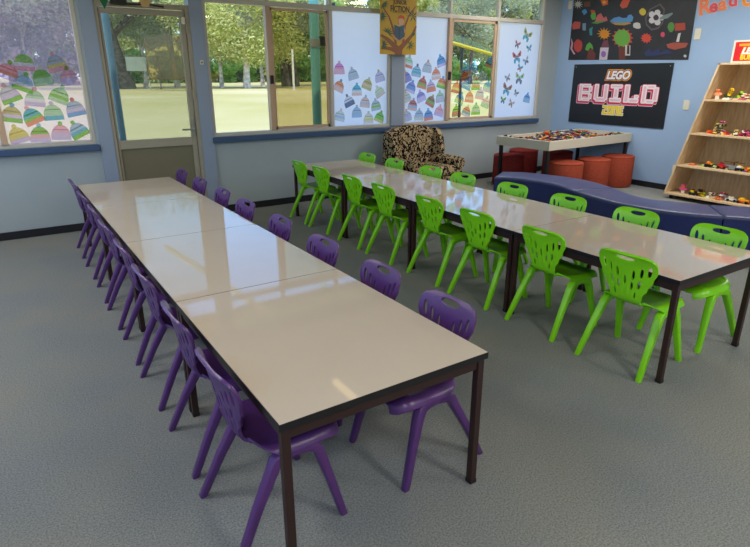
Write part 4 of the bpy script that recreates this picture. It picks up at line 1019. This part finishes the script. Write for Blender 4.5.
def leaves(n, rads, centers, size, m, seed):
    r_ = random.Random(seed); mb = MB()
    for k in range(n):
        c_ = centers[r_.randrange(len(centers))]; 
        d_ = Vector((r_.gauss(0, 1), r_.gauss(0, 1), r_.gauss(0, 1))).normalized()*(r_.random()**.45)
        p_ = Vector(c_[0])+Vector((d_.x*c_[1], d_.y*c_[1], d_.z*c_[1]*.75))
        a = Vector((r_.gauss(0, 1), r_.gauss(0, 1), r_.gauss(0, 1))).normalized(); bq = a.orthogonal().normalized(); s = size*r_.uniform(.6, 1.3)
        mb.add([p_-a*s, p_+bq*s*.5, p_+a*s, p_-bq*s*.5], [(0, 1, 2, 3)])
    me = bpy.data.meshes.new('foliage'); me.from_pydata(mb.v, [], mb.f); me.materials.append(m); return me
def tree(name, label, loc, h, spread, seed, bark, leafm, nleaf=2600, leaf=.35, trunk=.35, low=.3, stems=1, group=None, cat='tree'):
    r_ = random.Random(seed); t = thing(name, label, cat, loc, 0, group)
    mb = MB(); cents = []
    for sidx in range(stems):
        lean = Vector((r_.uniform(-.25, .25)*h*(.5 if stems > 1 else .25), 0, 0)); b0 = Vector(((sidx-(stems-1)/2)*trunk*2.0, 0, -.1)); tp = Vector((lean.x, r_.uniform(-.05, .05)*h, h*.55))
        mid = (b0+tp)/2+Vector((r_.uniform(-.4, .4), 0, 0))
        mb.tube([b0, b0*.6+mid*.4, mid, tp], [trunk*1.3, trunk, trunk*.8, trunk*.5], n=8)
        for k in range(7):
            f_ = r_.uniform(.35, 1); st = b0+(tp-b0)*f_; an = r_.random()*6.28; ln = spread*r_.uniform(.5, .95)
            en = st+Vector((cos(an)*ln, sin(an)*ln*.7, h*r_.uniform(.1, .38)))
            if en.z > h*.93: en.z = h*.93
            mb.tube([st, (st+en)/2+Vector((0, 0, h*.04)), en], [trunk*.35, trunk*.22, trunk*.08], n=6)
            cents.append((en, spread*r_.uniform(.28, .5)))
    for k in range(10):
        an = r_.random()*6.28; rr_ = spread*r_.uniform(.1, .85); z = h*r_.uniform(low+.12, .93); sc = 1-.5*abs(z/h-.6)
        cents.append((Vector((cos(an)*rr_*sc, sin(an)*rr_*sc*.7, z)), spread*r_.uniform(.3, .48)))
    me = mb.mesh('trunk'); me.materials.append(bark); obj('trunk', me, t, smooth=True)
    obj('foliage', leaves(nleaf, None, cents, leaf, leafm, seed), t)
    note_kids(t); return t
LF1 = leafmat('sunlit yellow green leaves', (190, 194, 104), (232, 228, 164)); LF2 = leafmat('grey green leaves', (146, 154, 124), (190, 194, 166))
LF3 = leafmat('bright green leaves', (112, 152, 78), (162, 194, 112)); LF4 = leafmat('dusky leaves', (124, 112, 114), (184, 168, 170))
p_ = flat(247, 88.5, GZ); tree('gum_tree', 'pale barked tree with yellow green crown seen through the middle window', p_, 19, 10.5, 11, M_bark, LF1, 19000, .24, .5, .12)
p_ = flat(222, 88, GZ); tree('gum_tree', 'leaning slim tree left of the pale barked tree', p_, 16, 7, 12, M_bark, LF1, 8000, .22, .3, .2)
p_ = flat(263, 86.5, GZ); tree('gum_tree', 'slim grey tree right of the pale barked tree', p_, 17, 5, 13, M_bark, LF2, 5000, .22, .32, .4)
p_ = flat(291, 86.5, GZ); tree('gum_tree', 'dark trunked tree behind the insect screen', p_, 21, 7.5, 14, M_bark2, LF2, 11000, .24, .75, .25, 2)
p_ = flat(314, 85.5, GZ); tree('bushy_tree', 'bright green bushy tree behind the teal post', p_, 15, 7.5, 15, M_bark2, LF3, 11000, .24, .3, .05)
p_ = flat(120, 89, GZ); tree('gum_tree', 'broad old tree with thick trunk seen through the door glass', p_, 29, 15, 16, M_bark2, LF2, 16000, .24, 1.0, .22, 2)
p_ = flat(146, 88.5, GZ); tree('gum_tree', 'slender young tree right of the broad old tree', p_, 12, 4, 17, M_bark, LF2, 2500, .2, .3, .4)
p_ = flat(178, 87.5, GZ); tree('gum_tree', 'spreading tree at the right side of the door glass', p_, 21, 8, 18, M_bark, LF2, 9000, .24, .4, .25)
p_ = flat(470, 84, GZ); tree('gum_tree', 'tall dense tree behind the shade sail', p_, 24, 9, 19, M_bark2, LF2, 11000, .26, .4, .1)
lab = ['dusky tree of the far forest belt across the lawn', 'grey green tree of the far forest belt across the lawn', 'yellow green tree of the far forest belt across the lawn']
protos = [tree('forest_tree', lab[k], (0, 0, 0), 27, 9, 30+k, M_bark if k != 1 else M_bark2, (LF4, LF2, LF1)[k], 8000, .48, .5, -.1, group='forest belt trees') for k in range(3)]
k = 0; r_ = random.Random(5)
bx = -40
used = [0, 0, 0]
while bx < 215:
    i = (0 if bx < 12 else (1 if (k % 3) else 2) if bx < 60 else (1, 2, 2)[k % 3]); t = protos[i] if not used[i] else copy_tree(protos[i]); used[i] = 1
    t.location = (bx, 158+r_.uniform(-8, 14), GZ); t.rotation_euler.z = r_.random()*6.28; s = r_.uniform(1.12, 1.32) if bx > 90 else r_.uniform(.9, 1.05) if bx > 22 else r_.uniform(1.05, 1.3); t.scale = (s, s, s)
    bx += 5.8; k += 1
hb = tree('undergrowth_bush', 'low green bush of the undergrowth along the far forest edge', (-30, 143, GZ), 6.5, 4.6, 60, M_bark2, LF3, 2600, .4, .15, -.1, group='undergrowth bushes', cat='bush')
bx = -23
while bx < 190:
    t = copy_tree(hb); t.location = (bx, 143+r_.uniform(-4, 4), GZ); t.rotation_euler.z = r_.random()*6; s_ = r_.uniform(.8, 1.15); t.scale = (1, 1, s_); bx += 7.3
tn = thing('tan_patch_panel', 'added tan panel across the lawn, standing in for a tan patch in the door glass', 'stand-in panel', flat(167, 81, .9)); tn.location.z = GZ  # made-up panel for a tan patch taken to be a door glass reflection
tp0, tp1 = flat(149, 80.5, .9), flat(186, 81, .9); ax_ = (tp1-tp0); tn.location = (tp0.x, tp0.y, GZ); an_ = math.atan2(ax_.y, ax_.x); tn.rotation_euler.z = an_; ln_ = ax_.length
MB().b2((0, 0, 1.25), (ln_, .04, 1.25+.063*(tp0-CAM).length)).build('patch_sheet', M_tanpatch, tn)
for x in (0, ln_): MB().tube([(x, .1, 0), (x, .1, 1.25+.063*(tp0-CAM).length)], .07).build('panel_post', M_bark, tn)
sn_p = wall(127, 71, 84); sn_q = wall(145, 57, 84)
sn = thing('lawn_sign', 'pale board hung from a rail under the broad old tree', 'sign', (sn_p.x, 84, GZ))
MB().b2((0, 0, sn_p.z-GZ), (sn_q.x-sn_p.x, .08, sn_q.z-GZ)).build('board', mat('weathered white board', (160, 164, 148), .8), sn)
MB().tube([(-1.8, .1, 0), (-1.8, .1, sn_q.z-GZ+.1)], .09).tube([(4.2, .1, 0), (4.2, .1, sn_q.z-GZ+.1)], .09).tube([(-1.8, .1, sn_q.z-GZ+.1), (4.2, .1, sn_q.z-GZ+.1)], .06).build('rail_frame', M_bark2, sn)
# dusky trunks beyond the left window
for k in range(7):
    t = copy_tree(protos[0]); t.location = (-6+k*3.1, 120+r_.uniform(-6, 6), GZ); t.rotation_euler.z = r_.random()*6; s = .72; t.scale = (s, s, s*.95)
    tag(t, 'dusky tree standing close beyond the left window', 'tree', 'dusky trees beyond the left window')
tag(protos[0], lab[0], 'tree', 'forest belt trees')

# ================================================================ LIGHT
wd = bpy.data.worlds.new('world'); S.world = wd; wd.use_nodes = True; nt = wd.node_tree; bg = nt.nodes['Background']
sk = nt.nodes.new('ShaderNodeTexSky'); sk.sky_type = 'NISHITA'; sk.sun_disc = False; sk.sun_elevation = RD(48); sk.sun_rotation = RD(200); sk.air_density = 1; sk.dust_density = .6; sk.ozone_density = 1
mxw = nt.nodes.new('ShaderNodeMixRGB'); mxw.blend_type = 'MULTIPLY'; mxw.inputs[0].default_value = 1; mxw.inputs[2].default_value = (.67, .88, 1.14, 1)
nt.links.new(sk.outputs[0], mxw.inputs[1]); nt.links.new(mxw.outputs[0], bg.inputs[0]); bg.inputs[1].default_value = .41
sd = bpy.data.lights.new('sun', 'SUN'); sd.energy = 3.5; sd.angle = RD(.6); sd.color = (1, .95, .86)
so = bpy.data.objects.new('sun', sd); COL.objects.link(so); so.rotation_euler = (RD(25), 0, RD(-30))
def portal(x0, x1, z0, z1):
    l = bpy.data.lights.new('daylight_portal', 'AREA'); l.shape = 'RECTANGLE'; l.size = x1-x0; l.size_y = z1-z0; l.cycles.is_portal = True
    o = bpy.data.objects.new('daylight_portal', l); COL.objects.link(o); o.location = ((x0+x1)/2, WY+.13, (z0+z1)/2); o.rotation_euler = (RD(-90), 0, 0)
for a in OP: portal(a[0], a[1], max(a[2], .95), a[3])
l = bpy.data.lights.new('daylight_portal', 'AREA'); l.shape = 'RECTANGLE'; l.size = 1.7; l.size_y = 6.8; l.cycles.is_portal = True
o = bpy.data.objects.new('daylight_portal', l); COL.objects.link(o); o.location = (X0-.14, .8, 1.85); o.rotation_euler = (0, RD(-90), 0)
M_diff = mat('lamp diffuser', (255, 250, 240), .5, emit=((255, 244, 226), 1.6))
def fill_light_panel(x, y, power, lab, lx=.6, ly=1.2):  # unseen panels added on the ceiling to brighten the room
    t = thing('fill_light_panel', lab, 'ceiling light', (x, y, ZC), 0, 'added ceiling fill lights')
    MB().b2((-lx/2, -ly/2, -.05), (lx/2, ly/2, 0)).build('housing', M_alu, t)
    MB().b2((-lx/2+.03, -ly/2+.03, -.056), (lx/2-.03, ly/2-.03, -.05)).build('diffuser', M_diff, t)
    l = bpy.data.lights.new('fill_lamp', 'AREA'); l.shape = 'RECTANGLE'; l.size = lx-.06; l.size_y = ly-.06; l.energy = power; l.color = (1, .97, .92)
    o = bpy.data.objects.new('fill_lamp', l); COL.objects.link(o); o.parent = t; o.location = (0, 0, -.062)
for (x, y, p_, lb) in ((-1.2, -2.6, 50, 'added ceiling fill light panel behind the view on the left'), (1.6, -2.6, 54, 'added ceiling fill light panel directly behind the view'), (4.0, -2.6, 46, 'added ceiling fill light panel behind the view on the right'),
        (-1.6, 1.8, 38, 'added ceiling fill light panel left of the purple chairs'), (-1.5, 4.2, 30, 'added ceiling fill light panel near the left window'), (5.9, 2.4, 48, 'added ceiling fill light panel above the curved bench'), (6.0, 4.4, 24, 'added ceiling fill light panel above the brick table'), (6.3, .95, 40, 'added ceiling fill light panel at the right side of the room')):
    fill_light_panel(x, y, p_, lb)
bt = thing('batten_light', 'slim warm batten light on the ceiling above the table rows', 'ceiling light', (2.2, 3.33, ZC))
MB().b2((-.05, -.36, -.04), (.05, .36, 0)).build('housing', M_alu, bt)
MB().b2((-.04, -.34, -.075), (.04, .34, -.04)).build('diffuser', mat('warm diffuser', (255, 230, 170), .5, emit=((255, 222, 150), 2.2)), bt, bevel=.01)
MB().tube([(1.87, 9.9, 2.86), (2.08, 8.0, 2.88), (2.33, WY+.14, 2.93)], .05, n=8).build('eave_rafter', mat('pale yellow rafter paint', (252, 240, 190), .6))
tag(COL.objects['eave_rafter'], 'cream rafter running out from the eave above the door', 'rafter')

vs_ = S.view_settings; vs_.view_transform = 'Standard'; vs_.look = 'None'; vs_.gamma = 1; vs_.use_curve_mapping = False; vs_.exposure = 0
cy = S.cycles; cy.max_bounces = 10; cy.diffuse_bounces = 4; cy.glossy_bounces = 4; cy.transparent_max_bounces = 16; cy.transmission_bounces = 6; cy.use_denoising = True; cy.sample_clamp_indirect = 6; cy.caustics_reflective = False; cy.caustics_refractive = False
# drop prototypes that ended up unused
